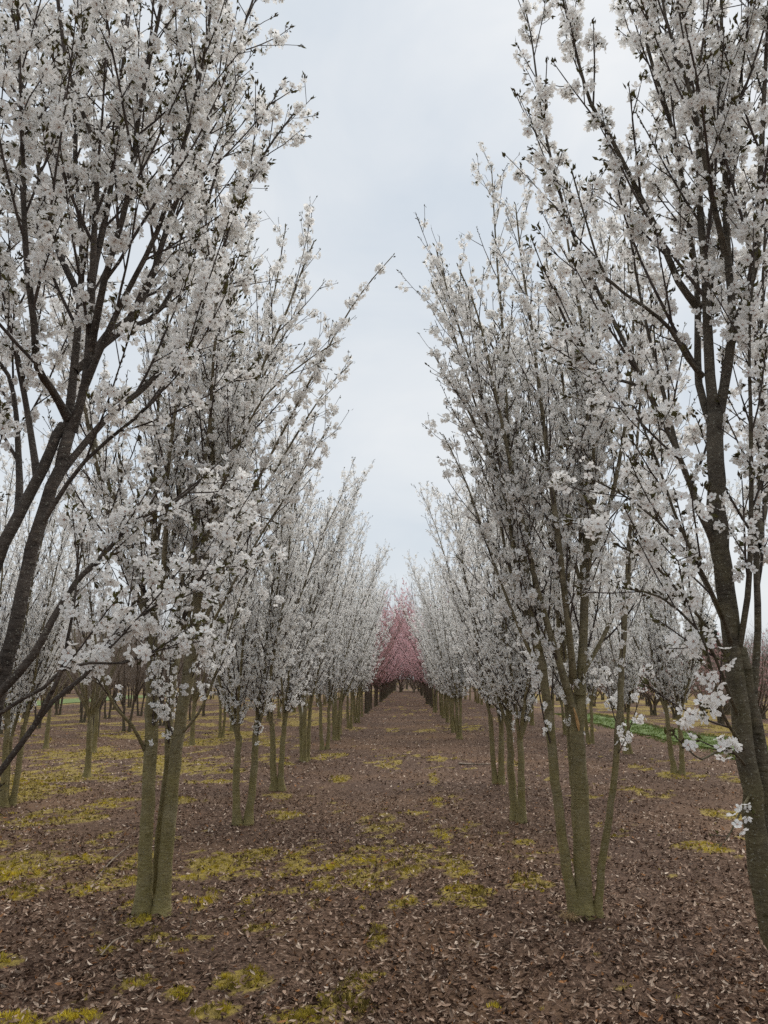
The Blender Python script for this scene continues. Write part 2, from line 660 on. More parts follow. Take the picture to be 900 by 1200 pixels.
        for x in np.repeat(xs, o['clump']):
            if o['clump'] > 1:
                x = min(1.0, max(x0, x + g.normal(0, 0.022) / L))
            s = x * L
            i = max(0, min(len(p) - 2, int(np.searchsorted(S, s)) - 1))
            q = p[i] + (p[i + 1] - p[i]) * ((s - S[i]) / max(seg[i], 1e-6))
            if q[2] < o['zmin']:
                continue
            d = unit(p[i + 1] - p[i])
            v = g.normal(size=3)
            v = unit(v - d * (v @ d) * 0.75)
            rr = rarr[i] if rarr is not None else r
            c = q + v * (rr + 0.004)
            if x > hi and g.uniform() < 0.85:
                self.bp.append(c)
                self.bd.append(v + d)
                self.lp.append(c)
                self.ld.append(v * 0.6 + d)
                continue
            self.cp.append(c)
            self.cz.append(v + np.array([0, 0, -0.12]))
            self.cs.append(g.uniform(0.8, 1.15))
            for _ in range(g.poisson(o['leafy'])):
                self.lp.append(c + v * 0.006)
                self.ld.append(v + d * 0.5 + g.normal(0, 0.55, 3))

    # ---- meshes
    def stem_meshes(self):
        res = []
        for p, r in self.stems:
            a = Acc()
            tube(a, p, r, self.o['stem_sides'], self.rng, self.o['stem_rough'])
            res.append(a.mesh('stem', [M[self.o.get('bark', 'bark')]], True))
        return res

    def limb_meshes(self):
        res = []
        for p, r in self.limbs:
            a = Acc()
            tube(a, p, r, self.o['limb_sides'], self.rng, self.o['stem_rough'])
            res.append(a.mesh('branch', [M[self.o.get('bark', 'bark')]], True))
        return res

    def trunk_mesh(self, limbs_too=True):
        a = Acc()
        for p, r in self.stems:
            tube(a, p, r, 7, self.rng, 0.04)
        if limbs_too:
            for p, r in self.limbs:
                tube(a, p[::2] if len(p) > 8 else p, r[::2] if len(p) > 8 else r, 5)
        return a.mesh('trunk', [M[self.o.get('bark', 'bark')]], True)

    def twig_mesh(self):
        a = Acc()
        for p, r, lvl in self.tw:
            tube(a, p, r, 4 if (lvl == 1 and self.o['lod'] == 0) else 3)
        return a.mesh('twigs', [M[self.o.get('twigmat', 'twig')]], self.o['lod'] == 0)

    def petal_mats(self):
        return [M[self.o.get('petal', 'petal')], M['stamen'], M['young_leaf']]

    def blossom_mesh(self, skip=None):
        a = Acc()
        g = self.rng
        C, Z, S = np.array(self.cp), np.array(self.cz), np.array(self.cs)
        X, Y, Z = basis(g, Z)
        T = CL[self.o['lod']]
        pick = g.integers(0, len(T), len(C))
        keep = np.ones(len(C), bool)
        if skip is not None:
            keep[skip] = False
        for k, t in enumerate(T):
            s = (pick == k) & keep
            place(a, t, C[s], X[s], Y[s], Z[s], S[s])
        return a.mesh('blossoms', self.petal_mats())

    def leaf_mesh(self):
        a = Acc()
        g = self.rng
        for P, D, T, lo, hi, mi in ((self.lp, self.ld, LEAVES if self.o['lod'] == 0 else LEAF2, 0.016, 0.036, 0), (self.bp, self.bd, [BUD] if self.o['lod'] == 0 else LEAF2, 0.012, 0.024, 1)):
            if not P:
                continue
            P, D = np.array(P), np.array(D)
            X = D / (np.linalg.norm(D, axis=1)[:, None] + 1e-9)
            r = g.normal(size=X.shape)
            Y = np.cross(r, X)
            Y /= np.linalg.norm(Y, axis=1)[:, None] + 1e-9
            Z = np.cross(X, Y)
            pick = g.integers(0, len(T), len(P))
            for k, t in enumerate(T):
                s = pick == k
                place(a, (t[0], t[1], t[2], t[3] + mi), P[s], X[s], Y[s], Z[s], g.uniform(lo, hi, s.sum()) * self.o.get('leafsize', 1.0))
        return a.mesh('young_leaves', [M[self.o.get('leafmat', 'young_leaf')], M['bud']])


HS = {}


def vnoise(x, y, seed=0):
    """smooth value noise, -1..1"""
    if seed not in HS:
        HS[seed] = np.random.default_rng(1000 + seed).uniform(-1, 1, (256, 256))
    G = HS[seed]
    x, y = np.asarray(x, float), np.asarray(y, float)
    xi, yi = np.floor(x).astype(int), np.floor(y).astype(int)
    fx, fy = x - xi, y - yi
    fx, fy = fx * fx * (3 - 2 * fx), fy * fy * (3 - 2 * fy)
    g = lambda i, j: G[i % 256, j % 256]
    return (g(xi, yi) * (1 - fx) + g(xi + 1, yi) * fx) * (1 - fy) + (g(xi, yi + 1) * (1 - fx) + g(xi + 1, yi + 1) * fx) * fy


# moss cushions measured on the photograph: u, v, width, height in pixels
MOSS = [(430, 1012, 130, 62), (352, 1008, 42, 56), (395, 1030, 60, 30), (530, 1010, 32, 40), (545, 1050, 60, 24), (518, 972, 20, 24), (512, 940, 16, 20), (508, 912, 12, 14),
        (270, 1012, 80, 44), (40, 1012, 150, 44), (140, 942, 60, 16), (130, 1032, 80, 34), (620, 1034, 46, 26), (825, 996, 60, 14), (760, 930, 50, 12),
        (800, 910, 60, 10), (246, 1188, 46, 24), (283, 1152, 46, 30), (350, 1192, 60, 22), (402, 1172, 60, 34), (572, 1190, 36, 28), (440, 1092, 26, 30),
        (455, 896, 34, 14), (455, 968, 40, 26), (20, 1198, 50, 20), (92, 1192, 50, 20), (6, 1126, 30, 18), (60, 960, 120, 26), (60, 905, 120, 16), (120, 885, 150, 12),
        (215, 900, 120, 14), (215, 940, 40, 12), (240, 870, 90, 10), (50, 930, 120, 14), (385, 886, 40, 8), (400, 912, 30, 10), (330, 955, 40, 14), (855, 955, 60, 14),
        (890, 985, 60, 14), (160, 1155, 30, 16), (95, 1168, 26, 14), (430, 1145, 40, 20), (600, 895, 20, 6), (690, 935, 30, 8), (615, 985, 20, 8), (160, 1008, 40, 30),
        (20, 1048, 60, 20), (300, 998, 40, 14), (470, 1005, 60, 50), (300, 1195, 30, 16), (210, 1170, 24, 12), (750, 900, 30, 8), (860, 915, 30, 8), (700, 965, 12, 6)]
MB = []
for u, v, w, h in MOSS:
    c = ground(u, v)
    a = ground(u, min(1330, v + h / 2))
    b = ground(u, v - h / 2)
    dep = c[1]
    MB.append((c[0], c[1], max(0.06, 0.5 * w / 902 * dep), max(0.08, 0.5 * abs(b[1] - a[1]))))


def moss_mask(x, y):
    m = np.full(np.shape(x), -1.0)
    for cx, cy, rx, ry in MB:
        m = np.maximum(m, 1.0 - ((x - cx) / rx) ** 2 - ((y - cy) / ry) ** 2)
    rag = 0.75 * vnoise(x * 5.2, y * 4.2, 1) + 0.55 * vnoise(x * 14, y * 12, 2)
    m = np.clip(m, -0.8, 0.7) * 0.85 + rag * 0.85 + 0.55 * vnoise(x * 24, y * 20, 32) - 0.06
    # loose moss all over the open ground away from the lane
    left = np.clip((-x - 2.2) / 0.8, 0, 1) * np.clip((y - 6) / 4, 0, 1)
    field = np.clip((x - 8.3) / 0.6, 0, 1)
    lane = 0.35 * np.clip((y - 16) / 10, 0, 1)
    loose = vnoise(x * 0.55, y * 0.5, 3) * 0.8 + vnoise(x * 1.7, y * 1.5, 4) * 0.6 + 0.5 * vnoise(x * 6, y * 5, 5)
    m2 = loose + 0.5 * vnoise(x * 15, y * 13, 31) - 0.74 + 0.55 * left + 0.85 * field + 0.2 * lane
    return np.clip(np.maximum(m * 1.3, m2 * 1.6), 0, 1)


FEET = [tuple(ground(*q)[:2]) for q in ((178, 1070), (684, 1072), (284, 964), (326, 924), (607, 962), (585, 917), (357, 892), (795, 909), (102, 909))] + [(1.34, 2.82), (-1.8, 2.62)]


def height(x, y):
    h = 0.030 * vnoise(x * 0.7, y * 0.6, 6) + 0.016 * vnoise(x * 2.3, y * 2.1, 7) + 0.006 * vnoise(x * 8, y * 8, 8)
    h = h * np.clip(1.5 - np.abs(y) / 60, 0.2, 1)
    for bx, by in FEET:
        h = h + 0.035 * np.exp(-((x - bx) ** 2 + (y - by) ** 2) / 0.05)
    return h


# ------------------------------------------------------------------ ground
def lines(parts):
    r = []
    for a, b, s in parts:
        r.append(np.arange(a, b, s))
    r.append([parts[-1][1]])
    return np.unique(np.concatenate(r))


gx = lines([(-900, -100, 80), (-100, -24, 4), (-24, -9, 0.5), (-9, -4, 0.12), (-4, 4, 0.1), (4, 9, 0.12), (9, 24, 0.5), (24, 100, 4), (100, 900, 80)])
gy = lines([(-60, 0, 5), (0, 3, 0.5), (3, 9, 0.1), (9, 16, 0.16), (16, 34, 0.3), (34, 80, 1.2), (80, 200, 8), (200, 1500, 100)])
GX, GY = np.meshgrid(gx, gy)
mask = moss_mask(GX, GY)
GZ = height(GX, GY) + 0.016 * mask
nx, ny = len(gx), len(gy)
ii = (np.arange(ny - 1)[:, None] * nx + np.arange(nx - 1)[None, :])
quads = np.stack([ii, ii + 1, ii + nx + 1, ii + nx], -1).reshape(-1)
m, t, b = mat('leaf_strewn_soil')
geo = N(t, 'ShaderNodeNewGeometry')
pos = geo.outputs['Position']
mpn = N(t, 'ShaderNodeMapping')
mpn.inputs['Scale'].default_value = (1, 1, 0.2)
t.links.new(pos, mpn.inputs['Vector'])
warp = noise(t, mpn.outputs[0], 7, 3)
wv = N(t, 'ShaderNodeVectorMath', operation='SCALE')
t.links.new(warp.outputs['Color'], wv.inputs[0])
wv.inputs['Scale'].default_value = 0.12
av = N(t, 'ShaderNodeVectorMath', operation='ADD')
t.links.new(mpn.outputs[0], av.inputs[0])
t.links.new(wv.outputs[0], av.inputs[1])
vor = N(t, 'ShaderNodeTexVoronoi')
vor.inputs['Scale'].default_value = 58
t.links.new(av.outputs[0], vor.inputs['Vector'])
sepc = N(t, 'ShaderNodeSeparateColor')
t.links.new(vor.outputs['Color'], sepc.inputs[0])
leafc = ramp(t, sepc.outputs[0], [(0.0, (0.034, 0.018, 0.011)), (0.5, (0.080, 0.045, 0.028)), (0.8, (0.14, 0.084, 0.054)), (1.0, (0.27, 0.185, 0.13))]).outputs[0]
edge = ramp(t, vor.outputs['Distance'], [(0.25, (1, 1, 1)), (0.75, (0.35, 0.33, 0.32))]).outputs[0]
leafc = mixc(t, 0.9, leafc, edge, 'MULTIPLY')
pn = noise(t, pos, 0.9, 5, 0.6)
soil_f = ramp(t, pn.outputs['Fac'], [(0.50, (0, 0, 0)), (0.66, (1, 1, 1))]).outputs[0]
sn = noise(t, pos, 40, 5, 0.7)
soilc = ramp(t, sn.outputs['Fac'], [(0.3, (0.040, 0.022, 0.014)), (0.52, (0.092, 0.053, 0.033)), (0.7, (0.165, 0.10, 0.064))]).outputs[0]
leafc = mixc(t, math_node(t, 'ADD', math_node(t, 'MULTIPLY', soil_f, 0.4), 0.4), leafc, soilc)
warm = noise(t, pos, 0.35, 4, 0.6)
leafc = mixc(t, ramp(t, warm.outputs['Fac'], [(0.45, (0, 0, 0)), (0.7, (0.6, 0.6, 0.6))]).outputs[0], leafc, (0.17, 0.098, 0.052))
an = N(t, 'ShaderNodeAttribute', attribute_name='moss')
mossc = ramp(t, noise(t, pos, 30, 5, 0.7).outputs['Fac'], [(0.3, (0.08, 0.055, 0.02)), (0.52, (0.21, 0.155, 0.04)), (0.72, (0.42, 0.32, 0.06))]).outputs[0]
mfine = noise(t, pos, 18, 5, 0.7)
mf = math_node(t, 'SUBTRACT', math_node(t, 'MULTIPLY', an.outputs['Fac'], 1.9), mfine.outputs['Fac'])
mf = math_node(t, 'MULTIPLY', math_node(t, 'ADD', mf, 0.05), 2.2, clamp=True)
mf = math_node(t, 'MULTIPLY', mf, 0.92)
c = mixc(t, mf, leafc, mossc)
t.links.new(c, b.inputs['Base Color'])
b.inputs['Roughness'].default_value = 0.95
hh = math_node(t, 'ADD', math_node(t, 'MULTIPLY', sepc.outputs[1], 0.6), math_node(t, 'MULTIPLY', sn.outputs['Fac'], 0.5))
bump(t, b, hh, 0.8, 0.02)
M['soil'] = m
gme = mesh_np('ground', np.stack([GX, GY, GZ], -1).reshape(-1, 3), quads, np.full(len(quads) // 4, 4), [m], None, True, None, {'moss': mask.ravel()})
ground_o = obj('ground', gme, None, 'structure')

# mown grass track beyond the next row
m, t, b = mat('grass_track')
geo = N(t, 'ShaderNodeNewGeometry')
gc = ramp(t, noise(t, geo.outputs['Position'], 9, 6, 0.7).outputs['Fac'], [(0.3, (0.06, 0.085, 0.025)), (0.55, (0.11, 0.155, 0.045)), (0.75, (0.19, 0.20, 0.08))]).outputs[0]
t.links.new(gc, b.inputs['Base Color'])
bump(t, b, noise(t, geo.outputs['Position'], 60, 4, 0.7).outputs['Fac'], 0.8, 0.03)
M['grass_track'] = m
m, t, b = mat('grass_blade')
a_ = N(t, 'ShaderNodeAttribute', attribute_name='tint')
t.links.new(a_.outputs['Color'], b.inputs['Base Color'])
M['tinted'] = m


def track(name, x0, x1, y0, y1, seed):
    ys = np.arange(y0, y1, 0.35)
    L = x0 + 0.22 * vnoise(ys * 0.6, ys * 0 + seed, 9) + 0.1 * vnoise(ys * 2.5, ys * 0 + seed, 10)
    Rr = x1 + 0.22 * vnoise(ys * 0.6, ys * 0 + seed + 5, 9) + 0.1 * vnoise(ys * 2.5, ys * 0 + seed + 5, 10)
    k = 9
    f = np.linspace(0, 1, k)[None, :]
    X = L[:, None] * (1 - f) + Rr[:, None] * f
    Yg = np.repeat(ys[:, None], k, 1)
    Z = height(X, Yg) + 0.03
    n = len(ys)
    i = np.arange(n - 1)[:, None] * k + np.arange(k - 1)[None, :]
    q = np.stack([i, i + 1, i + k + 1, i + k], -1).reshape(-1)
    return obj(name, mesh_np(name, np.stack([X, Yg, Z], -1).reshape(-1, 3), q, np.full(len(q) // 4, 4), [M['grass_track']], None, True), None, 'structure')


track('grass_track', 6.75, 8.35, 4, 36, 1)
track('grass_track', -27, -22, 15, 75, 3)

# ------------------------------------------------------------------ leaf litter, moss, grass
rng = np.random.default_rng(11)


def curled_leaf(g):
    """a dry leaf one unit long, folded along the midrib and curled"""
    w = g.uniform(0.11, 0.24)
    fold = g.uniform(-0.05, 0.28)
    c0, c1 = g.uniform(-0.05, 0.2), g.uniform(-0.1, 0.45)
    sk = g.uniform(-0.1, 0.1)
    V = np.array([(-0.5, 0, c0), (-0.12, w, fold), (-0.1, 0, 0), (-0.12, -w, fold * g.uniform(0.3, 1.2)), (0.22, w * 0.8 + sk, fold + 0.04), (0.22, sk * 0.6, 0.05),
                  (0.22, -w * 0.8 + sk, fold), (0.5, sk, c1)])
    V[:, 2] -= V[:, 2].min()
    F = [(0, 2, 1), (0, 3, 2), (1, 2, 5, 4), (2, 3, 6, 5), (4, 5, 7), (5, 6, 7)]
    return V, np.array([i for f in F for i in f]), np.array([len(f) for f in F]), np.zeros(len(F), int)


LT = [curled_leaf(rng) for _ in range(14)]
LT4 = [(V[[0, 1, 2, 3, 7]] * (1, 1.15, 1), np.array([0, 2, 1, 0, 3, 2, 1, 2, 4, 2, 3, 4]), np.full(4, 3), np.zeros(4, int)) for V, L, T, Mi in LT]
LT2 = [(V[[0, 1, 3, 7]] * (1, 1.1, 1), np.array([0, 2, 1, 1, 2, 3]), np.full(2, 3), np.zeros(2, int)) for V, L, T, Mi in LT]
LEAFCOL = np.array([(0.050, 0.027, 0.017), (0.095, 0.055, 0.036), (0.15, 0.092, 0.061), (0.215, 0.140, 0.097), (0.30, 0.208, 0.150), (0.40, 0.30, 0.225), (0.50, 0.40, 0.315), (0.23, 0.105, 0.04)])
LEAFW = np.array([0.18, 0.18, 0.18, 0.17, 0.13, 0.08, 0.04, 0.04])


def scatter(n, y0, y1):
    """random spots on the ground inside (a margin round) the view"""
    y = rng.uniform(y0 ** 0.5, y1 ** 0.5, n * 2) ** 2 if y0 > 0 else rng.uniform(y0, y1, n * 2)
    x = rng.uniform(-0.72, 0.66, n * 2) * (y + 0.8)
    return x[:n], y[:n]


LX, LY = [], []
for n, y0, y1 in ((44000, 3.4, 7), (44000, 7, 12), (42000, 12, 22), (32000, 22, 50)):
    x, y = scatter(n, y0, y1)
    mk = moss_mask(x, y)
    bare = vnoise(x * 1.1, y * 0.9, 20) + 0.6 * vnoise(x * 3, y * 3, 21)
    keep = (rng.uniform(size=n) > mk * 0.58) & (rng.uniform(size=n) > np.clip(bare * 1.2 - 0.45, 0, 0.7)) & ~((x > 6.6) & (x < 8.5)) & ~((x > 8.5) & (rng.uniform(size=n) < 0.7))
    LX.append(x[keep])
    LY.append(y[keep])
LX, LY = np.concatenate(LX), np.concatenate(LY)
n = len(LX)
C = np.stack([LX, LY, height(LX, LY) + 0.016 * moss_mask(LX, LY) + rng.uniform(-0.002, 0.02, n)], -1)
Zv = np.stack([rng.normal(0, 0.42, n), rng.normal(0, 0.42, n), np.ones(n)], -1)
X, Y, Z = basis(rng, Zv)
S = rng.uniform(0.024, 0.058, n) * np.where(LY > 12, 1.2, 1.0) * np.where(LY > 22, 1.35, 1.0)
col = LEAFCOL[rng.choice(len(LEAFCOL), n, p=LEAFW / LEAFW.sum())] * rng.uniform(0.8, 1.2, (n, 1))
pick = rng.integers(0, len(LT), n)
u, v, dep = project(C)
vis = (u > 10) & (u < 890) & (v < 1190) & (dep > 0)
order = np.argsort(np.where(vis, dep / S, 1e9))[:300]
single = np.zeros(n, bool)
single[order] = True
a = Acc()
for k, tm in enumerate(LT):
    for tm_, s in ((tm, (LY < 5) & ~single), (LT4[k], (LY >= 5) & (LY < 12)), (LT2[k], LY >= 12)):
        s = s & (pick == k) & ~single
        place(a, tm_, C[s], X[s], Y[s], Z[s], S[s], col[s])
lit = obj('leaf_litter', a.mesh('leaf_litter', [M['tinted']]), None, 'stuff')
n = 18000
x, y = scatter(n, 3.4, 10)
keep = rng.uniform(size=n) > moss_mask(x, y) * 0.6
x, y = x[keep], y[keep]
n = len(x)
C2 = np.stack([x, y, height(x, y) + 0.016 * moss_mask(x, y) + rng.uniform(0.0, 0.008, n)], -1)
X2, Y2, Z2 = basis(rng, np.stack([rng.normal(0, 0.5, n), rng.normal(0, 0.5, n), np.ones(n)], -1))
c2 = LEAFCOL[rng.choice(len(LEAFCOL), n, p=LEAFW / LEAFW.sum())] * rng.uniform(0.7, 1.1, (n, 1))
a = Acc()
place(a, LT2[3], C2, X2, Y2, Z2, rng.uniform(0.010, 0.026, n), c2)
cr_ = obj('leaf_crumbs', a.mesh('leaf_crumbs', [M['tinted']]), None, 'stuff')
tag(cr_, 'broken crumbs of dry brown leaf scattered between the larger leaves', 'leaf litter')
tag(lit, 'curled dry brown leaves strewn over the soil under the trees', 'leaf litter')
lm = {}
for i in order:
    key = (int(pick[i]), int(rng.integers(0, 4)))
    if key not in lm:
        V, L, T, Mi = LT[key[0]]
        lm[key] = mesh_np('leaf', V, L, T, [M['tinted']], Mi, False, np.repeat([col[i]], len(V), axis=0))
    o = obj('leaf', lm[key], ground_o)
    mw = np.eye(4)
    mw[:3, 0], mw[:3, 1], mw[:3, 2], mw[:3, 3] = X[i] * S[i], Y[i] * S[i], Z[i] * S[i], C[i]
    o.matrix_basis = Matrix(mw.tolist())


def tuft(g, nb, spread, lean):
    V, F = [], []
    for k in range(nb):
        a0 = g.uniform(0, 6.28)
        r = g.uniform(0, spread)
        bx, by = r * math.cos(a0), r * math.sin(a0)
        a1 = g.uniform(0, 6.28)
        w = g.uniform(0.10, 0.2)
        l = g.uniform(0, lean)
        n0 = len(V)
        V += [(bx - w * math.sin(a1), by + w * math.cos(a1), -0.2), (bx + w * math.sin(a1), by - w * math.cos(a1), -0.2),
              (bx + l * math.cos(a0), by + l * math.sin(a0), g.uniform(0.6, 1.1))]
        F += [n0, n0 + 1, n0 + 2]
    return np.array(V), np.array(F), np.full(nb, 3), np.zeros(nb, int)


TT = [tuft(rng, 7, 0.7, 0.8) for _ in range(8)]
MX, MY = [], []
for n, y0, y1 in ((60000, 3.5, 7), (60000, 7, 13), (50000, 13, 28)):
    x, y = scatter(n, y0, y1)
    k = rng.uniform(0.25, 1.0, n) < moss_mask(x, y)
    k &= ~((x > 6.6) & (x < 8.5))
    MX.append(x[k])
    MY.append(y[k])
MX, MY = np.concatenate(MX), np.concatenate(MY)
n = len(MX)
mm = moss_mask(MX, MY)
C = np.stack([MX, MY, height(MX, MY) + 0.016 * mm], -1)
X, Y, Z = basis(rng, np.stack([rng.normal(0, 0.25, n), rng.normal(0, 0.25, n), np.ones(n)], -1))
S = rng.uniform(0.010, 0.022, n) * (0.7 + 0.5 * mm) * np.where(MY > 12, 1.4, 1.0)
g1 = np.clip(0.45 + 0.55 * vnoise(MX * 3, MY * 3, 30) + 0.4 * vnoise(MX * 11, MY * 11, 33) + rng.normal(0, 0.22, n), 0, 1)[:, None]
col = (np.array([0.15, 0.115, 0.03]) * (1 - g1) + np.array([0.62, 0.49, 0.05]) * g1) * rng.uniform(0.7, 1.2, (n, 1))
a = Acc()
pick = rng.integers(0, len(TT), n)
for k, tm in enumerate(TT):
    s = pick == k
    place(a, tm, C[s], X[s], Y[s], Z[s], S[s], col[s])
mo = obj('moss', a.mesh('moss', [M['tinted']]), None, 'stuff')
tag(mo, 'yellow-green moss growing in ragged cushions among the dry leaves', 'moss')

n = 6000
gxr, gyr = rng.uniform(6.45, 8.65, n), rng.uniform(2.6, 6.1, n) ** 2
C = np.stack([gxr, gyr, height(gxr, gyr) + 0.03], -1)
X, Y, Z = basis(rng, np.stack([rng.normal(0, 0.2, n), rng.normal(0, 0.2, n), np.ones(n)], -1))
g1 = rng.uniform(0, 1, (n, 1))
col = np.array([0.075, 0.12, 0.02]) * (1 - g1) + np.array([0.22, 0.27, 0.065]) * g1
a = Acc()
BL = [tuft(rng, 6, 0.9, 0.9) for _ in range(5)]
pick = rng.integers(0, 5, n)
for k, tm in enumerate(BL):
    s = pick == k
    place(a, tm, C[s], X[s], Y[s], Z[s], rng.uniform(0.03, 0.06, s.sum()), col[s])
go = obj('grass', a.mesh('grass', [M['tinted']]), None, 'stuff')
tag(go, 'short green grass growing along the track beside the orchard rows', 'grass')


# ------------------------------------------------------------------ the four near trees, limb by limb
def root(name, base, label, group, rz=0.0, s=1.0):
    o = bpy.data.objects.new(name, None)
    o.empty_display_size = 0.2
    COL.objects.link(o)
    o.location = base
    o.rotation_euler = (0, 0, rz)
    o.scale = (s, s, s)
    tag(o, label, 'tree', group)
    return o


def hz(x, y):
    return float(height(np.array(x), np.array(y)))


def finish_near(t, base, label, group):
    e = root('cherry_tree', base, label, group)
    for me in t.stem_meshes():
        obj('stem', me, e)
    for me in t.limb_meshes():
        obj('branch', me, e)
    obj('twigs', t.twig_mesh(), e, 'stuff')
    obj('young_leaves', t.leaf_mesh(), e, 'stuff')
    P = np.array(t.cp) + np.array(base)
    u, v, d = project(P)
    ok = (u > -20) & (u < 920) & (v > -20) & (v < 1200) & (d > 0.3)
    idx = np.argsort(np.where(ok, d, 1e9))[:280]
    obj('blossoms', t.blossom_mesh(idx), e, 'stuff')
    T = CL[t.o['lod']]
    if 'mesh%d' % t.o['lod'] not in HS:
        HS['mesh%d' % t.o['lod']] = [mesh_np('blossom_cluster', tm[0], tm[1], tm[2], t.petal_mats(), tm[3]) for tm in T]
    meshes = HS['mesh%d' % t.o['lod']]
    Xb, Yb, Zb = basis(t.rng, np.array(t.cz)[idx])
    for k, i in enumerate(idx):
        o = obj('blossom_cluster', meshes[int(t.rng.integers(0, len(meshes)))], e)
        s = t.cs[i]
        mw = np.eye(4)
        mw[:3, 0], mw[:3, 1], mw[:3, 2], mw[:3, 3] = Xb[k] * s, Yb[k] * s, Zb[k] * s, t.cp[i]
        o.matrix_basis = Matrix(mw.tolist())
    return e


def local(base):
    base = np.array(base)
    return lambda pts: [at(*q) - base for q in pts]


G_LANE = 'white cherry trees lining the lane'

# leaning tree at the edge of the mossy side
B = (-1.80, 2.62, hz(-1.80, 2.62))
W = local(B)
t = Tree(101, lod=0, clump=2, bark='bark_dark', stem_lat=0, cl_gap=0.084, lat_gap=0.11, lat_len=1.1, sub_gap=0.13, sub_len=0.27, zmin=1.25, leafy=1.6, stem_sides=14, stem_rough=0.085, limb_sides=9, limb_cl=1.1)
t.stem([(0.0, 0.02, -0.08), (0.06, 0.0, 0.5)] + W([(-38, 920, 2.62), (8, 775, 2.66), (39, 640, 2.74), (62, 570, 2.8), (84, 508, 2.86)]), 0.034, 0.022)
t.stem([(-0.07, -0.06, -0.08), (-0.03, -0.06, 0.6)] + W([(-60, 850, 2.62), (-8, 672, 2.7), (28, 596, 2.76), (58, 530, 2.82), (76, 498, 2.86)]), 0.031, 0.020)
K = 0.018
t.limb(W([(78, 512, 2.86), (86, 440, 2.93), (92, 372, 3.0), (96, 290, 3.08), (88, 180, 3.15), (96, 60, 3.2), (110, -90, 3.25)]), K, 0.006, 0.4)
t.limb(W([(84, 506, 2.86), (100, 450, 2.85), (106, 372, 2.86), (110, 278, 2.88), (112, 178, 2.9), (84, 98, 2.9), (70, 20, 2.9), (60, -90, 2.9)]), K, 0.006, 0.4)
t.limb(W([(104, 425, 2.86), (126, 392, 2.95), (153, 373, 3.02), (176, 330, 3.1), (205, 240, 3.2), (250, 130, 3.3), (300, -10, 3.4)]), 0.018, 0.005, 0.3)
t.limb(W([(66, 560, 2.81), (125, 490, 2.95), (184, 439, 3.05), (240, 352, 3.2), (275, 250, 3.3), (310, 180, 3.35), (345, 132, 3.4)]), 0.015, 0.004, 0.5, 0.6)
t.limb(W([(46, 618, 2.75), (100, 540, 2.72), (180, 470, 2.7), (225, 400, 2.7), (245, 330, 2.72)]), 0.011, 0.003, 0.3, 0.8)
t.limb(W([(80, 490, 2.86), (60, 455, 2.75), (44, 430, 2.6), (40, 380, 2.55), (30, 290, 2.5), (26, 160, 2.5), (20, 0, 2.5)]), 0.017, 0.005, 0.3)
t.limb(W([(22, 606, 2.76), (22, 540, 2.9), (10, 440, 3.05), (-40, 380, 3.1), (-80, 280, 3.2)]), 0.015, 0.004, 0.3)
t.limb(W([(105, 418, 2.87), (122, 330, 2.75), (150, 230, 2.7), (165, 120, 2.65), (190, 0, 2.6), (200, -90, 2.6)]), 0.016, 0.005, 0.3)
t.limb(W([(94, 350, 3.0), (60, 270, 3.2), (40, 170, 3.35), (20, 60, 3.4), (10, -60, 3.4)]), 0.016, 0.005, 0.3)
t.limb(W([(88, 435, 2.93), (140, 390, 3.1), (190, 360, 3.3), (235, 260, 3.45), (262, 170, 3.55), (280, 80, 3.6)]), 0.014, 0.004, 0.4, 0.6)
t.limb(W([(100, 450, 2.85), (140, 360, 2.8), (185, 270, 2.75), (215, 170, 2.72), (240, 60, 2.7), (255, -60, 2.7)]), 0.014, 0.004, 0.3, 0.8)
t.limb(W([(44, 562, 2.8), (30, 470, 2.9), (5, 340, 3.0), (-20, 220, 3.1), (-30, 80, 3.15)]), 0.015, 0.004, 0.3, 0.9)
t.limb(W([(107, 330, 2.87), (130, 220, 3.0), (140, 120, 3.1), (150, 0, 3.15), (155, -80, 3.2)]), 0.015, 0.004, 0.3, 0.9)
# lower boughs sweeping out over the lane
t.limb(W([(-62, 880, 2.6), (0, 812, 2.55), (39, 768, 2.56), (60, 729, 2.58), (90, 681, 2.62), (126, 645, 2.66), (160, 609, 2.7), (200, 592, 2.75), (240, 560, 2.8)]), 0.017, 0.004, 0.7, 0.7, 0.8)
t.limb(W([(-58, 900, 2.6), (0, 836, 2.5), (51, 806, 2.48), (72, 786, 2.48), (105, 777, 2.5), (144, 777, 2.52), (182, 762, 2.55), (226, 733, 2.6)]), 0.008, 0.003, 0.7, 0.5, 1.1)
t.limb(W([(-70, 990, 2.6), (3, 900, 2.52), (39, 852, 2.5), (62, 822, 2.52), (99, 792, 2.56), (129, 756, 2.62), (168, 720, 2.68), (215, 688, 2.74), (262, 662, 2.8)]), 0.013, 0.003, 0.7, 0.65, 0.9)
t.limb(W([(42, 848, 2.5), (58, 815, 2.46), (72, 786, 2.44), (80, 745, 2.42), (88, 700, 2.42), (92, 640, 2.42)]), 0.009, 0.003, 0.2, 0.4, 1.5)
t.limb(W([(-70, 980, 2.6), (-40, 950, 2.45), (-22, 938, 2.38), (2, 920, 2.34)]), 0.006, 0.003, 0.3, 0.08, 2.0)
t.limb(W([(0, 800, 2.66), (-20, 700, 2.45), (-30, 600, 2.35), (-40, 480, 2.3), (-50, 350, 2.3)]), 0.015, 0.004, 0.4, 0.7)
finish_near(t, B, 'leaning cherry tree whose bare lower boughs sweep in front of the twin-stemmed tree', G_LANE)

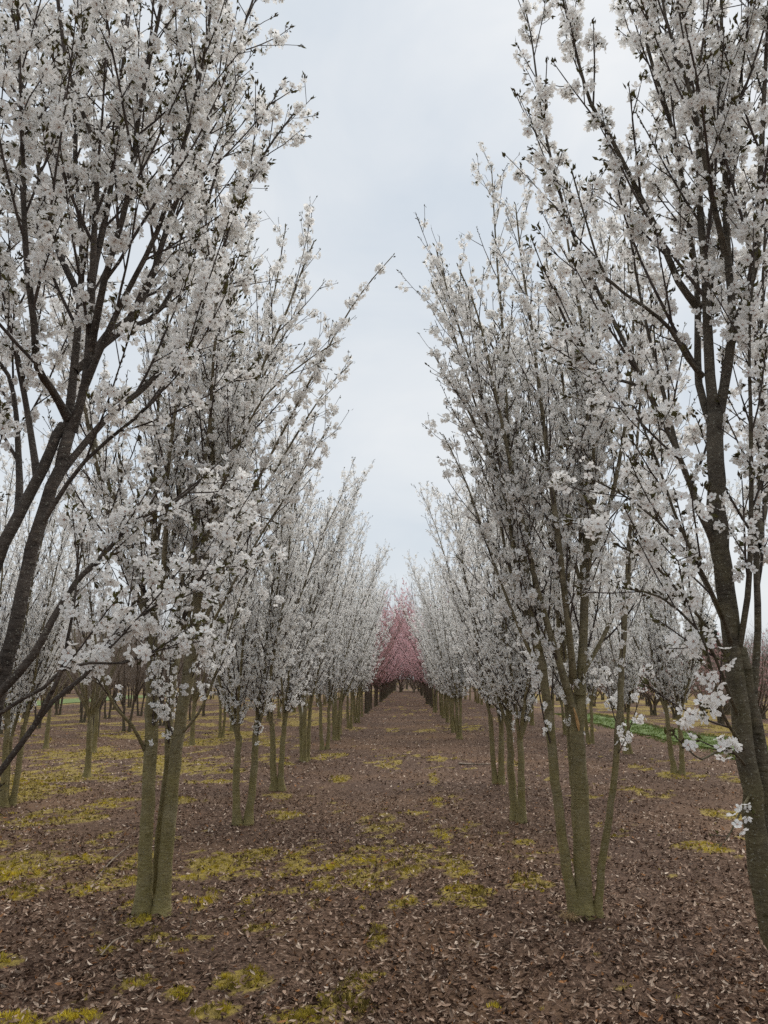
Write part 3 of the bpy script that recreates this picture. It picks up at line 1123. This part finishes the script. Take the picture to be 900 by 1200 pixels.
# tall tree beside the lane, base out of the picture
B = (1.34, 2.82, hz(1.34, 2.82))
W = local(B)
t = Tree(102, lod=0, clump=2, stem_lat=0, cl_gap=0.092, lat_gap=0.125, lat_len=1.05, sub_gap=0.14, sub_len=0.25, zmin=1.2, leafy=1.6, stem_sides=14, stem_rough=0.085, limb_sides=9, limb_cl=1.2, bark='bark')
t.stem([(0.0, 0, -0.08), (0.0, 0, 0.25)] + W([(898, 1060, 2.82), (884, 930, 2.83), (871, 860, 2.84), (862, 780, 2.85), (850, 690, 2.86), (843, 620, 2.87), (837, 540, 2.88), (840, 482, 2.89)]), 0.039, 0.030)
t.stem([(0.08, 0.03, -0.08), (0.075, 0.03, 0.35)] + W([(906, 1000, 2.87), (893, 890, 2.87), (880, 815, 2.87), (867, 760, 2.86)]), 0.031, 0.024)
t.limb(W([(882, 822, 2.87), (888, 740, 2.9), (886, 640, 2.92), (890, 560, 2.95), (893, 480, 2.98), (892, 380, 3.0), (898, 240, 3.0)]), 0.014, 0.005, 0.4, 0.6)
t.limb(W([(838, 490, 2.89), (832, 440, 2.89), (829, 385, 2.9), (826, 320, 2.9), (820, 240, 2.92), (817, 140, 2.95), (800, 40, 2.95), (790, -90, 2.95)]), 0.021, 0.006, 0.3)
t.limb(W([(842, 486, 2.89), (853, 430, 2.88), (858, 371, 2.88), (852, 290, 2.9), (850, 200, 2.9), (846, 100, 2.92), (845, -60, 2.95)]), 0.02, 0.006, 0.3)
t.limb(W([(836, 500, 2.89), (819, 450, 2.98), (817, 342, 3.05), (808, 270, 3.1), (790, 160, 3.1), (760, 60, 3.12), (735, -60, 3.15)]), 0.017, 0.005, 0.3)
t.limb(W([(840, 640, 2.87), (819, 600, 2.83), (802, 549, 2.78), (773, 487, 2.74), (752, 453, 2.72), (702, 436, 2.72), (664, 380, 2.72), (640, 320, 2.72)]), 0.013, 0.003, 0.35, 0.55)
t.limb(W([(775, 490, 2.74), (745, 430, 2.76), (716, 370, 2.8), (690, 320, 2.85), (660, 240, 2.9), (636, 140, 2.95), (622, 40, 3.0), (610, -10, 3.02)]), 0.010, 0.003, 0.2, 0.45)
t.limb(W([(841, 650, 2.87), (812, 575, 2.95), (796, 535, 3.0), (775, 450, 3.1), (755, 370, 3.2), (742, 300, 3.25), (728, 200, 3.3)]), 0.013, 0.004, 0.3, 0.7)
t.limb(W([(822, 440, 2.95), (806, 420, 2.85), (785, 385, 2.8), (756, 360, 2.75), (711, 326, 2.72), (690, 270, 2.7), (670, 200, 2.7)]), 0.012, 0.003, 0.25, 0.55)
t.limb(W([(818, 360, 3.03), (795, 330, 3.0), (770, 270, 2.98), (745, 220, 2.96), (715, 160, 2.95), (692, 120, 2.95), (672, 50, 2.95), (655, -20, 2.95)]), 0.016, 0.004, 0.25, 0.6)
t.limb(W([(856, 400, 2.88), (880, 330, 2.8), (888, 280, 2.78), (893, 160, 2.75), (900, 20, 2.72), (905, -90, 2.7)]), 0.017, 0.005, 0.3)
t.limb(W([(851, 300, 2.9), (832, 220, 2.75), (812, 120, 2.68), (780, 20, 2.65), (770, -60, 2.62)]), 0.013, 0.004, 0.2)
t.limb(W([(858, 760, 2.85), (846, 720, 2.75), (815, 655, 2.62), (790, 600, 2.55), (770, 540, 2.5), (745, 480, 2.48)]), 0.009, 0.003, 0.25, 0.45)
t.limb(W([(856, 752, 2.85), (835, 700, 2.86), (806, 650, 2.88), (770, 610, 2.9), (730, 580, 2.93), (690, 560, 2.95)]), 0.008, 0.003, 0.25, 0.5)
t.limb(W([(862, 790, 2.85), (840, 750, 2.8), (800, 700, 2.72), (765, 660, 2.66), (725, 640, 2.62)]), 0.008, 0.003, 0.3, 0.45)
t.limb(W([(868, 845, 2.84), (855, 815, 2.76), (838, 770, 2.68), (815, 735, 2.62), (775, 700, 2.58), (735, 690, 2.55)]), 0.008, 0.003, 0.3, 0.4)
t.limb(W([(872, 880, 2.83), (862, 862, 2.72), (846, 835, 2.62), (836, 790, 2.56), (822, 740, 2.52)]), 0.008, 0.003, 0.2, 0.4)
t.limb(W([(862, 780, 2.86), (876, 700, 2.8), (880, 600, 2.78), (880, 500, 2.76), (878, 400, 2.72), (884, 300, 2.7)]), 0.012, 0.004, 0.3, 0.6)
t.limb(W([(887, 640, 2.92), (900, 560, 3.15), (890, 450, 3.3), (880, 330, 3.4), (870, 200, 3.5), (870, 60, 3.5)]), 0.014, 0.004, 0.3)
# one low flowering shoot hanging by the trunk
t.o.update(zmin=0.8, clump=1, cl_gap=0.12, limb_cl=1.1, sub_gap=0.3, lat_gap=0.2)
t.limb(W([(876, 900, 2.83), (858, 880, 2.72), (838, 882, 2.66), (822, 890, 2.6), (806, 878, 2.56), (790, 862, 2.52)]), 0.005, 0.002, 0.12, 0.16, 1.2)
t.limb(W([(880, 930, 2.83), (868, 950, 2.72), (858, 972, 2.66), (850, 985, 2.62)]), 0.005, 0.002, 0.1, 0.14, 1.0)
finish_near(t, B, 'tall dark-barked cherry tree with thick limbs rising past the three-stemmed tree', G_LANE)

# twin-stemmed tree on the mossy side
b0 = ground(178, 1074)
B = (b0[0], b0[1], hz(b0[0], b0[1]))
W = local(B)
y0 = B[1]
t = Tree(103, lod=1, clump=2, stem_lat=0.8, cl_gap=0.088, lat_gap=0.13, lat_len=1.1, sub_len=0.28, leafy=1.7, stem_sides=14, stem_rough=0.085, limb_sides=8, zmin=1.1, bark='bark_mossy', limb_cl=1.4)
t.stem([(-0.065, 0, -0.08)] + W([(168, 1068, y0), (172, 960, y0), (177, 865, y0), (179, 790, y0 + 0.02), (177, 734, y0 + 0.05)]), 0.054, 0.042)
t.stem([(0.065, -0.01, -0.08)] + W([(189, 1068, y0), (198, 960, y0 - 0.02), (209, 865, y0 - 0.03), (220, 797, y0 - 0.04), (229, 726, y0 - 0.03)]), 0.049, 0.04)
t.stem([(0.03, 0.12, -0.08)] + W([(183, 1040, y0 + 0.12), (190, 950, y0 + 0.12), (197, 900, y0 + 0.13), (199, 827, y0 + 0.16), (207, 764, y0 + 0.2)]), 0.034, 0.028)
t.limb(W([(172, 884, y0), (155, 850, y0 - 0.15), (137, 831, y0 - 0.25), (119, 790, y0 - 0.35), (105, 700, y0 - 0.4), (90, 600, y0 - 0.45)]), 0.013, 0.004, 0.3, 0.7)
t.limb(W([(214, 858, y0 - 0.03), (226, 845, y0 - 0.1), (239, 824, y0 - 0.15), (256, 780, y0 - 0.2), (275, 720, y0 - 0.2), (300, 640, y0 - 0.2)]), 0.011, 0.004, 0.3, 0.7)
t.o.update(bare=0.1, limb_cl=0.5)
t.limb(W([(222, 790, y0), (250, 700, y0 - 0.1), (290, 590, y0 - 0.2), (340, 490, y0 - 0.3), (400, 380, y0 - 0.4), (430, 335, y0 - 0.42), (460, 300, y0 - 0.45)]), 0.018, 0.0035, 0.6, 0.3, 1.3)
t.o.update(bare=1.0, limb_cl=1.4)
t.limb(W([(229, 735, y0), (245, 620, y0 + 0.1), (280, 500, y0 + 0.15), (325, 410, y0 + 0.1), (355, 345, y0 + 0.05)]), 0.02, 0.004, 0.4, 0.55)
t.limb(W([(228, 730, y0), (250, 600, y0 - 0.3), (300, 480, y0 - 0.5), (350, 430, y0 - 0.6), (395, 400, y0 - 0.65)]), 0.015, 0.004, 0.3, 0.6)
t.limb(W([(229, 735, y0), (285, 620, y0 - 0.05), (335, 530, y0 - 0.05), (380, 460, y0), (412, 425, y0)]), 0.017, 0.004, 0.4, 0.6)
t.limb(W([(224, 780, y0 - 0.02), (270, 690, y0 - 0.25), (310, 620, y0 - 0.3), (350, 560, y0 - 0.3), (385, 500, y0 - 0.3)]), 0.013, 0.004, 0.4, 0.6)
t.limb(W([(229, 728, y0), (262, 560, y0 + 0.3), (300, 420, y0 + 0.45), (322, 340, y0 + 0.5), (335, 265, y0 + 0.5)]), 0.02, 0.004, 0.4, 0.6)
t.auto_limbs(np.array(W([(178, 740, y0 + 0.04)])[0]), 6, 0.026, (5, 24), (2.9, 3.6), az0=2.2, azspan=4.4)
t.auto_limbs(np.array(W([(229, 730, y0 - 0.03)])[0]), 4, 0.026, (4, 18), (2.8, 3.4), az0=-1.5, azspan=3.4)
t.auto_limbs(np.array(W([(207, 766, y0 + 0.2)])[0]), 3, 0.022, (6, 22), (2.8, 3.5), az0=0.4, azspan=2.6)
finish_near(t, B, 'cherry tree on two pale lichened stems with a darker stem between, on mossy ground', G_LANE)

# three-stemmed tree on the grass-track side
b0 = ground(684, 1076)
B = (b0[0], b0[1], hz(b0[0], b0[1]))
W = local(B)
y0 = B[1]
t = Tree(104, lod=1, clump=2, cl_gap=0.082, lat_gap=0.13, lat_len=1.1, sub_len=0.28, leafy=1.7, stem_sides=14, stem_rough=0.085, limb_sides=8, zmin=1.08, stem_lat=1.0, bark='bark_mossy', limb_cl=1.6)
t.stem([(-0.05, -0.02, -0.08)] + W([(674, 1068, y0 - 0.02), (658, 982, y0 - 0.04), (649, 900, y0 - 0.05), (644, 844, y0 - 0.05), (634, 775, y0 - 0.08)]), 0.038, 0.03)
t.stem([(0.0, 0, -0.08)] + W([(684, 1068, y0), (681, 943, y0), (677, 858, y0), (681, 800, y0 + 0.02)]), 0.066, 0.044)
t.stem([(0.13, -0.02, -0.08)] + W([(700, 1066, y0 - 0.02), (708, 1000, y0 - 0.04), (716, 940, y0 - 0.06), (726, 840, y0 - 0.1), (731, 746, y0 - 0.1), (738, 640, y0 - 0.1)]), 0.026, 0.018)
t.stem([(0.015, 0.12, -0.08)] + W([(680, 1040, y0 + 0.14), (671, 900, y0 + 0.16), (664, 800, y0 + 0.2), (655, 720, y0 + 0.25)]), 0.032, 0.026)
t.limb(W([(679, 815, y0), (684, 736, y0 + 0.03), (687, 623, y0 + 0.06), (690, 520, y0 + 0.08), (684, 400, y0 + 0.1), (668, 300, y0 + 0.1), (655, 215, y0 + 0.1)]), 0.038, 0.006, 0.15)
t.limb(W([(677, 850, y0), (658, 785, y0 - 0.08), (629, 687, y0 - 0.15), (610, 600, y0 - 0.2), (585, 480, y0 - 0.22), (560, 370, y0 - 0.2), (536, 310, y0 - 0.18)]), 0.03, 0.005, 0.2, 0.75)
t.limb(W([(636, 785, y0 - 0.08), (609, 662, y0 - 0.12), (585, 560, y0 - 0.1), (548, 480, y0 - 0.1), (522, 440, y0 - 0.08), (506, 410, y0 - 0.06)]), 0.03, 0.004, 0.4, 0.6)
t.limb(W([(634, 775, y0 - 0.08), (612, 640, y0 + 0.05), (596, 520, y0 + 0.12), (590, 400, y0 + 0.15), (582, 300, y0 + 0.15), (576, 195, y0 + 0.15)]), 0.028, 0.004, 0.4, 0.75)
t.limb(W([(672, 800, y0 + 0.02), (668, 750, y0 - 0.1), (655, 640, y0 - 0.25), (640, 520, y0 - 0.3), (625, 400, y0 - 0.3), (612, 310, y0 - 0.3), (604, 240, y0 - 0.3)]), 0.03, 0.005, 0.4)
t.limb(W([(655, 720, y0 + 0.25), (640, 600, y0 + 0.4), (610, 470, y0 + 0.5), (560, 380, y0 + 0.55), (520, 330, y0 + 0.55)]), 0.024, 0.005, 0.3)
t.limb(W([(660, 760, y0 + 0.22), (668, 600, y0 + 0.4), (660, 450, y0 + 0.55), (640, 300, y0 + 0.6)]), 0.022, 0.005, 0.3)
t.limb(W([(736, 650, y0 - 0.1), (745, 540, y0 - 0.1), (752, 430, y0 - 0.05), (750, 330, y0)]), 0.017, 0.004, 0.1)
t.limb(W([(686, 660, y0 + 0.05), (715, 590, y0 - 0.05), (735, 480, y0 - 0.1), (742, 380, y0 - 0.1), (730, 260, y0 - 0.1)]), 0.02, 0.004, 0.3)
t.limb(W([(682, 790, y0 + 0.02), (710, 740, y0 + 0.15), (745, 650, y0 + 0.3), (770, 540, y0 + 0.4), (780, 430, y0 + 0.45)]), 0.018, 0.004, 0.3)
t.limb(W([(640, 800, y0 - 0.06), (610, 740, y0 - 0.1), (575, 650, y0 - 0.1), (548, 570, y0 - 0.08), (520, 510, y0 - 0.05)]), 0.015, 0.004, 0.25, 0.7)
t.auto_limbs(np.array(W([(684, 700, y0 + 0.04)])[0]), 5, 0.02, (6, 22), (2.4, 3.3), az0=-0.8, azspan=4.0)
t.auto_limbs(np.array(W([(634, 780, y0 - 0.08)])[0]), 3, 0.018, (6, 24), (2.6, 3.5), az0=1.6, azspan=3.0)
e = finish_near(t, B, 'three-stemmed cherry tree with torn bare wood at its fork, on leaf-strewn soil', G_LANE)
# the torn splinter at the fork
a = Acc()
w0 = np.array(W([(675, 846, y0 - 0.06)])[0])
tube(a, np.array([w0 + (-0.012, 0, 0.10), w0 + (0.0, -0.004, 0.05), w0 + (0.012, -0.006, -0.02), w0 + (0.016, -0.002, -0.06)]), np.array([0.003, 0.009, 0.012, 0.004]), 5)
o = obj('torn_bark', a.mesh('torn_bark', [M['wood']]), e)
o['label'] = 'orange torn wood at the fork'

# ------------------------------------------------------------------ trees built once and copied along the rows


def row_tree(seed, nst, **k):
    k0 = dict(lod=2, stem_lat=0.9, lowgap=1.0, cl_gap=0.065, lat_gap=0.135, lat_len=1.2, sub_len=0.28, zmin=0.86, leafy=0.65, stem_sides=9, limb_sides=6, bark='bark_mossy', limb_cl=1.5)
    clear = k.pop('clear', 1.08)
    height_ = k.pop('limb_len', (3.3, 4.3))
    nl = k.pop('limbs', 10)
    tilt = k.pop('tilt', (6, 25))
    r0 = k.pop('r0', 0.05)
    k0.update(k)
    t = Tree(seed, **k0)
    g = t.rng
    az0 = g.uniform(0, 6.28)
    for i in range(nst):
        az = az0 + i * 2 * math.pi / nst + g.uniform(-0.3, 0.3)
        off = 0.055 if nst > 1 else 0
        b = np.array([off * math.cos(az), off * math.sin(az), -0.08])
        le = math.radians(g.uniform(1, 6)) if nst > 1 else 0.02
        d = np.array([math.cos(az) * math.tan(le), math.sin(az) * math.tan(le), 1])
        h = clear * g.uniform(0.85, 1.2)
        ctrl = [b, b + d * h * 0.5 + g.normal(0, 0.012, 3), b + d * h * 1.05]
        p, r = t.stem(ctrl, r0 * g.uniform(0.85, 1.15), r0 * 0.72)
        t.auto_limbs(p[-2], max(2, round(nl / nst)), r0 * 0.55, tilt, height_, az0=az - 1.4 if nst > 1 else None, azspan=2.9 if nst > 1 else 6.28)
    return t


def parts_full(t):
    L = [('stem', me, None) for me in t.stem_meshes()] + [('branch', me, None) for me in t.limb_meshes()]
    L.append(('twigs', t.twig_mesh(), 'stuff'))
    if t.cp:
        L.append(('blossoms', t.blossom_mesh(), 'stuff'))
    L.append(('young_leaves', t.leaf_mesh(), 'stuff'))
    return L


def parts_far(t, full):
    return [('trunk', t.trunk_mesh(), None)] + [x for x in full if x[0] in ('twigs', 'blossoms', 'young_leaves')]


WHITE = []
for seed, nst, k in ((201, 2, {}), (202, 3, {}), (203, 2, {'tilt': (6, 27)})):
    tt = row_tree(seed, nst, **k)
    pf = parts_full(tt)
    WHITE.append((pf, parts_far(tt, pf)))
tp = row_tree(210, 2, petal='petal_pink', cl_gap=0.095, lat_len=1.5, lat_gap=0.2, tilt=(10, 42), bark='bark_brown', leafy=0.1, leafmat='red_leaf', limb_len=(3.4, 4.6))
PINK = parts_far(tp, parts_full(tp))
td = row_tree(211, 2, petal='petal_dusky', cl_gap=0.13, lat_len=1.2, lat_gap=0.22, tilt=(8, 30), bark='bark_brown', leafy=0.9, leafmat='red_leaf', limb_len=(3.0, 4.2), twigmat='twig_brown')
DUSKY = parts_far(td, parts_full(td))
ty = row_tree(223, 1, flowers=0, lat_gap=0.2, lat_len=0.9, sub_gap=0.2, sub_len=0.3, bark='bark_mossy', twigmat='twig_brown', clear=1.15, tilt=(10, 32), limbs=9, limb_len=(2.2, 3.2), r0=0.075)
YOUNG = parts_far(ty, parts_full(ty))
BARE = []
for seed in (220, 221):
    tb = row_tree(seed, 2, flowers=0, lat_gap=0.13, lat_len=1.0, sub_gap=0.125, sub_len=0.5, bark='bark_brown', twigmat='twig_brown', clear=0.8, tilt=(6, 34), limbs=12, limb_len=(2.6, 3.8), r0=0.042)
    pf = parts_full(tb)
    BARE.append(parts_far(tb, pf))
tv = row_tree(230, 3, flowers=0.12, petal='petal_dusky', leafsize=0.7, cl_gap=0.1, lat_gap=0.13, lat_len=1.1, sub_gap=0.125, sub_len=0.5, bark='bark_brown', twigmat='twig_brown', leafmat='red_leaf', clear=0.55, tilt=(14, 46), limbs=13,
              limb_len=(2.0, 3.0), r0=0.065, leafy=1.0)
VASE = parts_far(tv, parts_full(tv))


def put(parts, name, x, y, label, group, rz, s):
    e = root(name, (x, y, hz(x, y)), label, group, rz, s)
    for nm, me, kind in parts:
        obj(nm, me, e, kind)
    return e


prng = np.random.default_rng(77)


def rz():
    return float(prng.uniform(0, 6.28))


# mossy-side lane row: measured bases, then regular spacing
first = [((284, 966), 0, 0.35, 0.97, 'white cherry tree, first behind the twin-stemmed tree with lichened bark, on the lane edge'),
         ((326, 926), 2, 1.2, 1.0, 'white cherry tree with widely splayed stems, second behind the lichened twin-stemmed tree'),
         ((357, 893), 1, 2.6, 1.0, 'white cherry tree beside a bright moss cushion, third behind the lichened twin-stemmed tree')]
ylast = 0
for (u, v), k, r, s, lab in first:
    g = ground(u, v)
    put(WHITE[k][0], 'cherry_tree', g[0], g[1], lab, G_LANE, r, s)
    ylast = g[1]
y = ylast + 2.7
i = 0
while y < 36:
    x = -1.95 + float(prng.normal(0, 0.07))
    put(WHITE[i % 3][0 if y < 24 else 1], 'cherry_tree', x, y, 'white cherry tree deep in the lane row on the mossy side, before the pink trees', 'deep lane row on the mossy side', rz(), float(prng.uniform(0.92, 1.05)))
    y += float(prng.uniform(2.4, 3.1))
    i += 1
i = 0
while y < 92:
    p = DUSKY if (y < 50 and i % 3 != 2) else PINK
    put(p, 'cherry_tree', -1.95 + float(prng.normal(0, 0.1)), y,
        'dusky pink-brown cherry tree in the mossy-side lane row, past the white trees' if p is DUSKY else 'pink-flowering cherry tree near the far end of the mossy-side lane row',
        'pink-brown lane trees' if p is DUSKY else 'pink trees on the mossy side of the lane', rz(), float(prng.uniform(1.05, 1.3)))
    y += float(prng.uniform(2.7, 3.3))
    i += 1

# grass-side lane row
for (u, v), k, r, s, lab in [((607, 964), 0, 2.0, 0.97, 'white cherry tree on two green stems pressed together, behind the three-stemmed tree'),
                             ((585, 919), 1, 5.2, 0.97, 'white cherry tree on mossy green stems beside the gap in the lane row')]:
    g = ground(u, v)
    put(WHITE[k][0], 'cherry_tree', g[0], g[1], lab, G_LANE, r, s)
y, i = 21.5, 0
while y < 40:
    put(WHITE[(i + 2) % 3][0 if y < 24 else 1], 'cherry_tree', 1.42 + float(prng.normal(0, 0.07)), y, 'white cherry tree in the grass-side lane row past the gap, before the pink trees', 'deep lane row on the grass side',
        rz(), float(prng.uniform(0.92, 1.05)))
    y += float(prng.uniform(2.5, 3.1))
    i += 1
while y < 92:
    put(PINK, 'cherry_tree', 1.42 + float(prng.normal(0, 0.1)), y, 'pink-flowering cherry tree near the far end of the grass-side lane row', 'pink trees on the grass side of the lane', rz(), float(prng.uniform(1.05, 1.35)))
    y += float(prng.uniform(2.7, 3.3))

# next rows outward
for (u, v), k, s in [((795, 910), 0, 0.95), ((736, 884), 2, 0.95)]:
    g = ground(u, v)
    put(WHITE[k][0], 'cherry_tree', g[0], g[1], 'white cherry tree on a clump of stems beside the green track' if u == 795 else 'slender white cherry tree beside the green track, next after the stem clump', 'white row beside the grass track', rz(), s)
y, i = 20.5, 0
while y < 62:
    put(WHITE[i % 3][1], 'cherry_tree', 4.6 + float(prng.normal(0, 0.1)), y, 'white cherry tree far along the row beside the green track', 'far trees of the row beside the grass track', rz(), float(prng.uniform(0.9, 1.05)))
    y += float(prng.uniform(2.3, 2.9))
    i += 1
g = ground(8, 945)
put(WHITE[1][0], 'cherry_tree', g[0], g[1], 'white cherry tree on moss behind the leaning tree, first of the outer row', 'outer mossy row', rz(), 0.95)
g = ground(102, 910)
put(YOUNG, 'bare_tree', g[0], g[1], 'bare young tree with a single green trunk on the moss', 'outer mossy row', rz(), 0.8)
g = ground(110, 884)
put(YOUNG, 'bare_tree', g[0], g[1], 'bare young tree just behind the green-trunked one on the moss', 'outer mossy row', rz(), 0.8)
g = ground(54, 876)
put(YOUNG, 'bare_tree', g[0], g[1], 'bare young tree with a short dark trunk beyond the moss', 'outer mossy row', rz(), 0.8)
y, i = 19.5, 0
while y < 62:
    put(WHITE[i % 3][1] if i % 4 else YOUNG, 'cherry_tree' if i % 4 else 'bare_tree', -5.3 + float(prng.normal(0, 0.12)), y,
        'white cherry tree in the second row on the mossy side' if i % 4 else 'bare tree among the white cherries of the second mossy row', 'second row on the mossy side', rz(), float(prng.uniform(0.85, 1.0)))
    y += float(prng.uniform(2.4, 3.1))
    i += 1
# leafless nursery rows beyond the moss
for rx_, ya, yb, st in ((-8.6, 22, 70, 3.2), (-12, 23, 75, 3.2), (-15.5, 25, 80, 3.4), (-19, 27, 85, 3.8), (-31, 40, 90, 4.5)):
    y = ya
    while y < yb:
        put(BARE[int(prng.integers(0, 2))], 'bare_tree', rx_ + float(prng.normal(0, 0.2)), y, 'leafless brown nursery tree in the rows beyond the mossy ground', 'leafless rows beyond the moss', rz(), float(prng.uniform(0.95, 1.3)))
        y += st * float(prng.uniform(0.8, 1.2))
# low vase-shaped trees beyond the green track
for rx_, ya, yb, st in ((10.8, 17.5, 60, 3.6), (14.5, 19, 66, 4.2), (18.5, 24, 76, 4.8), (24, 30, 84, 6)):
    y = ya
    while y < yb:
        put(VASE, 'fruit_tree', rx_ + float(prng.normal(0, 0.2)), y, 'low vase-shaped brown tree with dark forked trunk beyond the green track', 'vase-shaped trees beyond the grass track', rz(), float(prng.uniform(0.85, 1.1)))
        y += st * float(prng.uniform(0.85, 1.15))
# the wood that closes the view
tb = row_tree(222, 4, flowers=0, lat_gap=0.14, lat_len=1.1, sub_gap=0.13, sub_len=0.6, bark='bark_brown', twigmat='twig_brown', clear=0.25, tilt=(8, 58), limbs=16, limb_len=(1.6, 2.8), r0=0.03, zmin=0.2)
BUSH = parts_far(tb, parts_full(tb))
for x in list(np.arange(-78, -12, 2.8)) + list(np.arange(-12, 14, 0.95)) + list(np.arange(14, 80, 2.8)):
    put(BUSH, 'hedge_shrub', float(x + prng.normal(0, 0.4)), float(98.5 + prng.normal(0, 1.4)), 'leafless brown shrub in the hedge across the far end of the orchard', 'far hedge', rz(), float(prng.uniform(1.1, 1.8)))
for x0_, lab in ((-36, 'leafless brown shrub in the hedge beyond the leafless nursery rows'), (31, 'leafless brown shrub in the hedge beyond the vase-shaped trees')):
    for y in np.arange(34, 97, 2.3):
        put(BUSH, 'hedge_shrub', float(x0_ + prng.normal(0, 0.6)), float(y + prng.normal(0, 0.4)), lab, 'hedge beyond the nursery' if x0_ < 0 else 'hedge beyond the vase-shaped trees', rz(), float(prng.uniform(1.5, 2.3)))
for x in (-0.9, 0.7, 2.6, -3.0):
    put(PINK, 'cherry_tree', x, 93.5 + 0.4 * x, 'pink-flowering cherry tree closing the far end of the lane', 'pink trees closing the lane', rz(), 1.15)
for x in np.arange(-78, 80, 3.4):
    put(BARE[int(prng.integers(0, 2))], 'bare_tree', float(x + prng.normal(0, 1.2)), float(prng.uniform(104, 122)), 'tall leafless tree in the far wood closing the orchard', 'far wood', rz(), float(prng.uniform(1.5, 2.3)))
put(BARE[0], 'bare_tree', 2.2, 98, 'very tall thin bare tree rising above the lane end', 'far wood', 0.4, 3.3)


def evergreen(x, y, h, label, seed):
    g = np.random.default_rng(seed)
    e = root('evergreen_tree', (x, y, 0), label, 'far evergreens')
    a = Acc()
    tube(a, np.array([(0, 0, -0.2), (0.05, 0, h * 0.5), (0, 0.05, h * 0.96)]), np.array([0.26, 0.16, 0.03]), 8)
    obj('trunk', a.mesh('trunk', [M['bark_brown']], True), e)
    n = 3500
    z = g.uniform(0.12, 1.0, n)
    az = g.uniform(0, 6.28, n)
    lob = 1 + 0.28 * np.sin(az * 3 + z * 9) + 0.22 * np.sin(az * 5 - z * 17)
    r = (1.02 - z) ** 0.75 * h * 0.27 * lob * g.uniform(0.35, 1, n) ** 0.5
    C = np.stack([r * np.cos(az), r * np.sin(az), z * h - 0.15 * r + g.normal(0, 0.12, n)], -1)
    D = np.stack([np.cos(az), np.sin(az), g.uniform(-0.4, 0.5, n)], -1)
    X = D / np.linalg.norm(D, axis=1)[:, None]
    Y = np.cross(g.normal(size=X.shape), X)
    Y /= np.linalg.norm(Y, axis=1)[:, None]
    a = Acc()
    place(a, LEAVES[0], C, X, Y, np.cross(X, Y), g.uniform(0.55, 1.1, n))
    obj('crown', a.mesh('crown', [M['needle']]), e, 'stuff')


put(VASE, 'fruit_tree', -2.0, 106, 'tall dark reddish-brown tree rising behind the pink blossom at the lane end', 'far wood', 1.0, 3.7)
evergreen(36, 96, 9.0, 'dark evergreen standing beyond the vase-shaped trees', 3)

# ------------------------------------------------------------------ small things on the ground


def stick(name, pts, r, label, cat, group=None, material='stick'):
    a = Acc()
    p = np.array(pts)
    tube(a, spline(p, 0.06), np.linspace(r, r * 0.5, len(spline(p, 0.06))), 5, np.random.default_rng(3), 0.1)
    o = obj(name, a.mesh(name, [M[material]], True))
    return tag(o, label, cat, group)


def gpt(u, v, dz=0.0):
    g = ground(u, v)
    return (g[0], g[1], hz(g[0], g[1]) + dz)


stick('fallen_stick', [gpt(118, 1122, 0.012), gpt(132, 1111, 0.03), gpt(148, 1100, 0.02)], 0.006, 'thin pale stick lying below the lichened twin-stemmed tree', 'stick')
stick('fallen_stick', [gpt(112, 1030, 0.012), gpt(132, 1010, 0.03), gpt(152, 991, 0.02)], 0.007, 'dark stick lying across the moss beside the lichened twin stems', 'stick')
stick('fallen_stick', [gpt(538, 896, 0.015), gpt(556, 899, 0.05), gpt(576, 897, 0.02)], 0.02, 'dark rotting stick lying in the gap of the lane row', 'stick')
for u, v, hh_, lab in ((222, 1090, 0.26, 'dry upright weed stalk beside the lichened twin stems'), (108, 1108, 0.2, 'short dry weed stalk standing in open leaf litter'), (82, 1008, 0.3, 'tall dry weed stalk standing in the wide moss patch')):
    b = np.array(gpt(u, v, -0.02))
    stick('weed_stalk', [b, b + (0.012, 0, hh_ * 0.5), b + (0.035, 0.01, hh_)], 0.0032, lab, 'weed')
g0 = np.array(gpt(668, 1079))
a = Acc()
gg = np.random.default_rng(9)
for k in range(60):
    p0 = g0 + (gg.normal(0, 0.03), gg.normal(-0.03, 0.03), 0)
    az = gg.uniform(0, 6.28)
    tube(a, np.array([p0, p0 + (0.03 * math.cos(az), 0.03 * math.sin(az), gg.uniform(0.02, 0.05)), p0 + (0.07 * math.cos(az), 0.07 * math.sin(az), gg.uniform(0.0, 0.05))]), np.array([0.0018, 0.0015, 0.0008]), 3)
tag(obj('straw_tuft', a.mesh('straw_tuft', [M['straw']])), 'tuft of orange straw at the foot of the three-stemmed tree', 'straw')
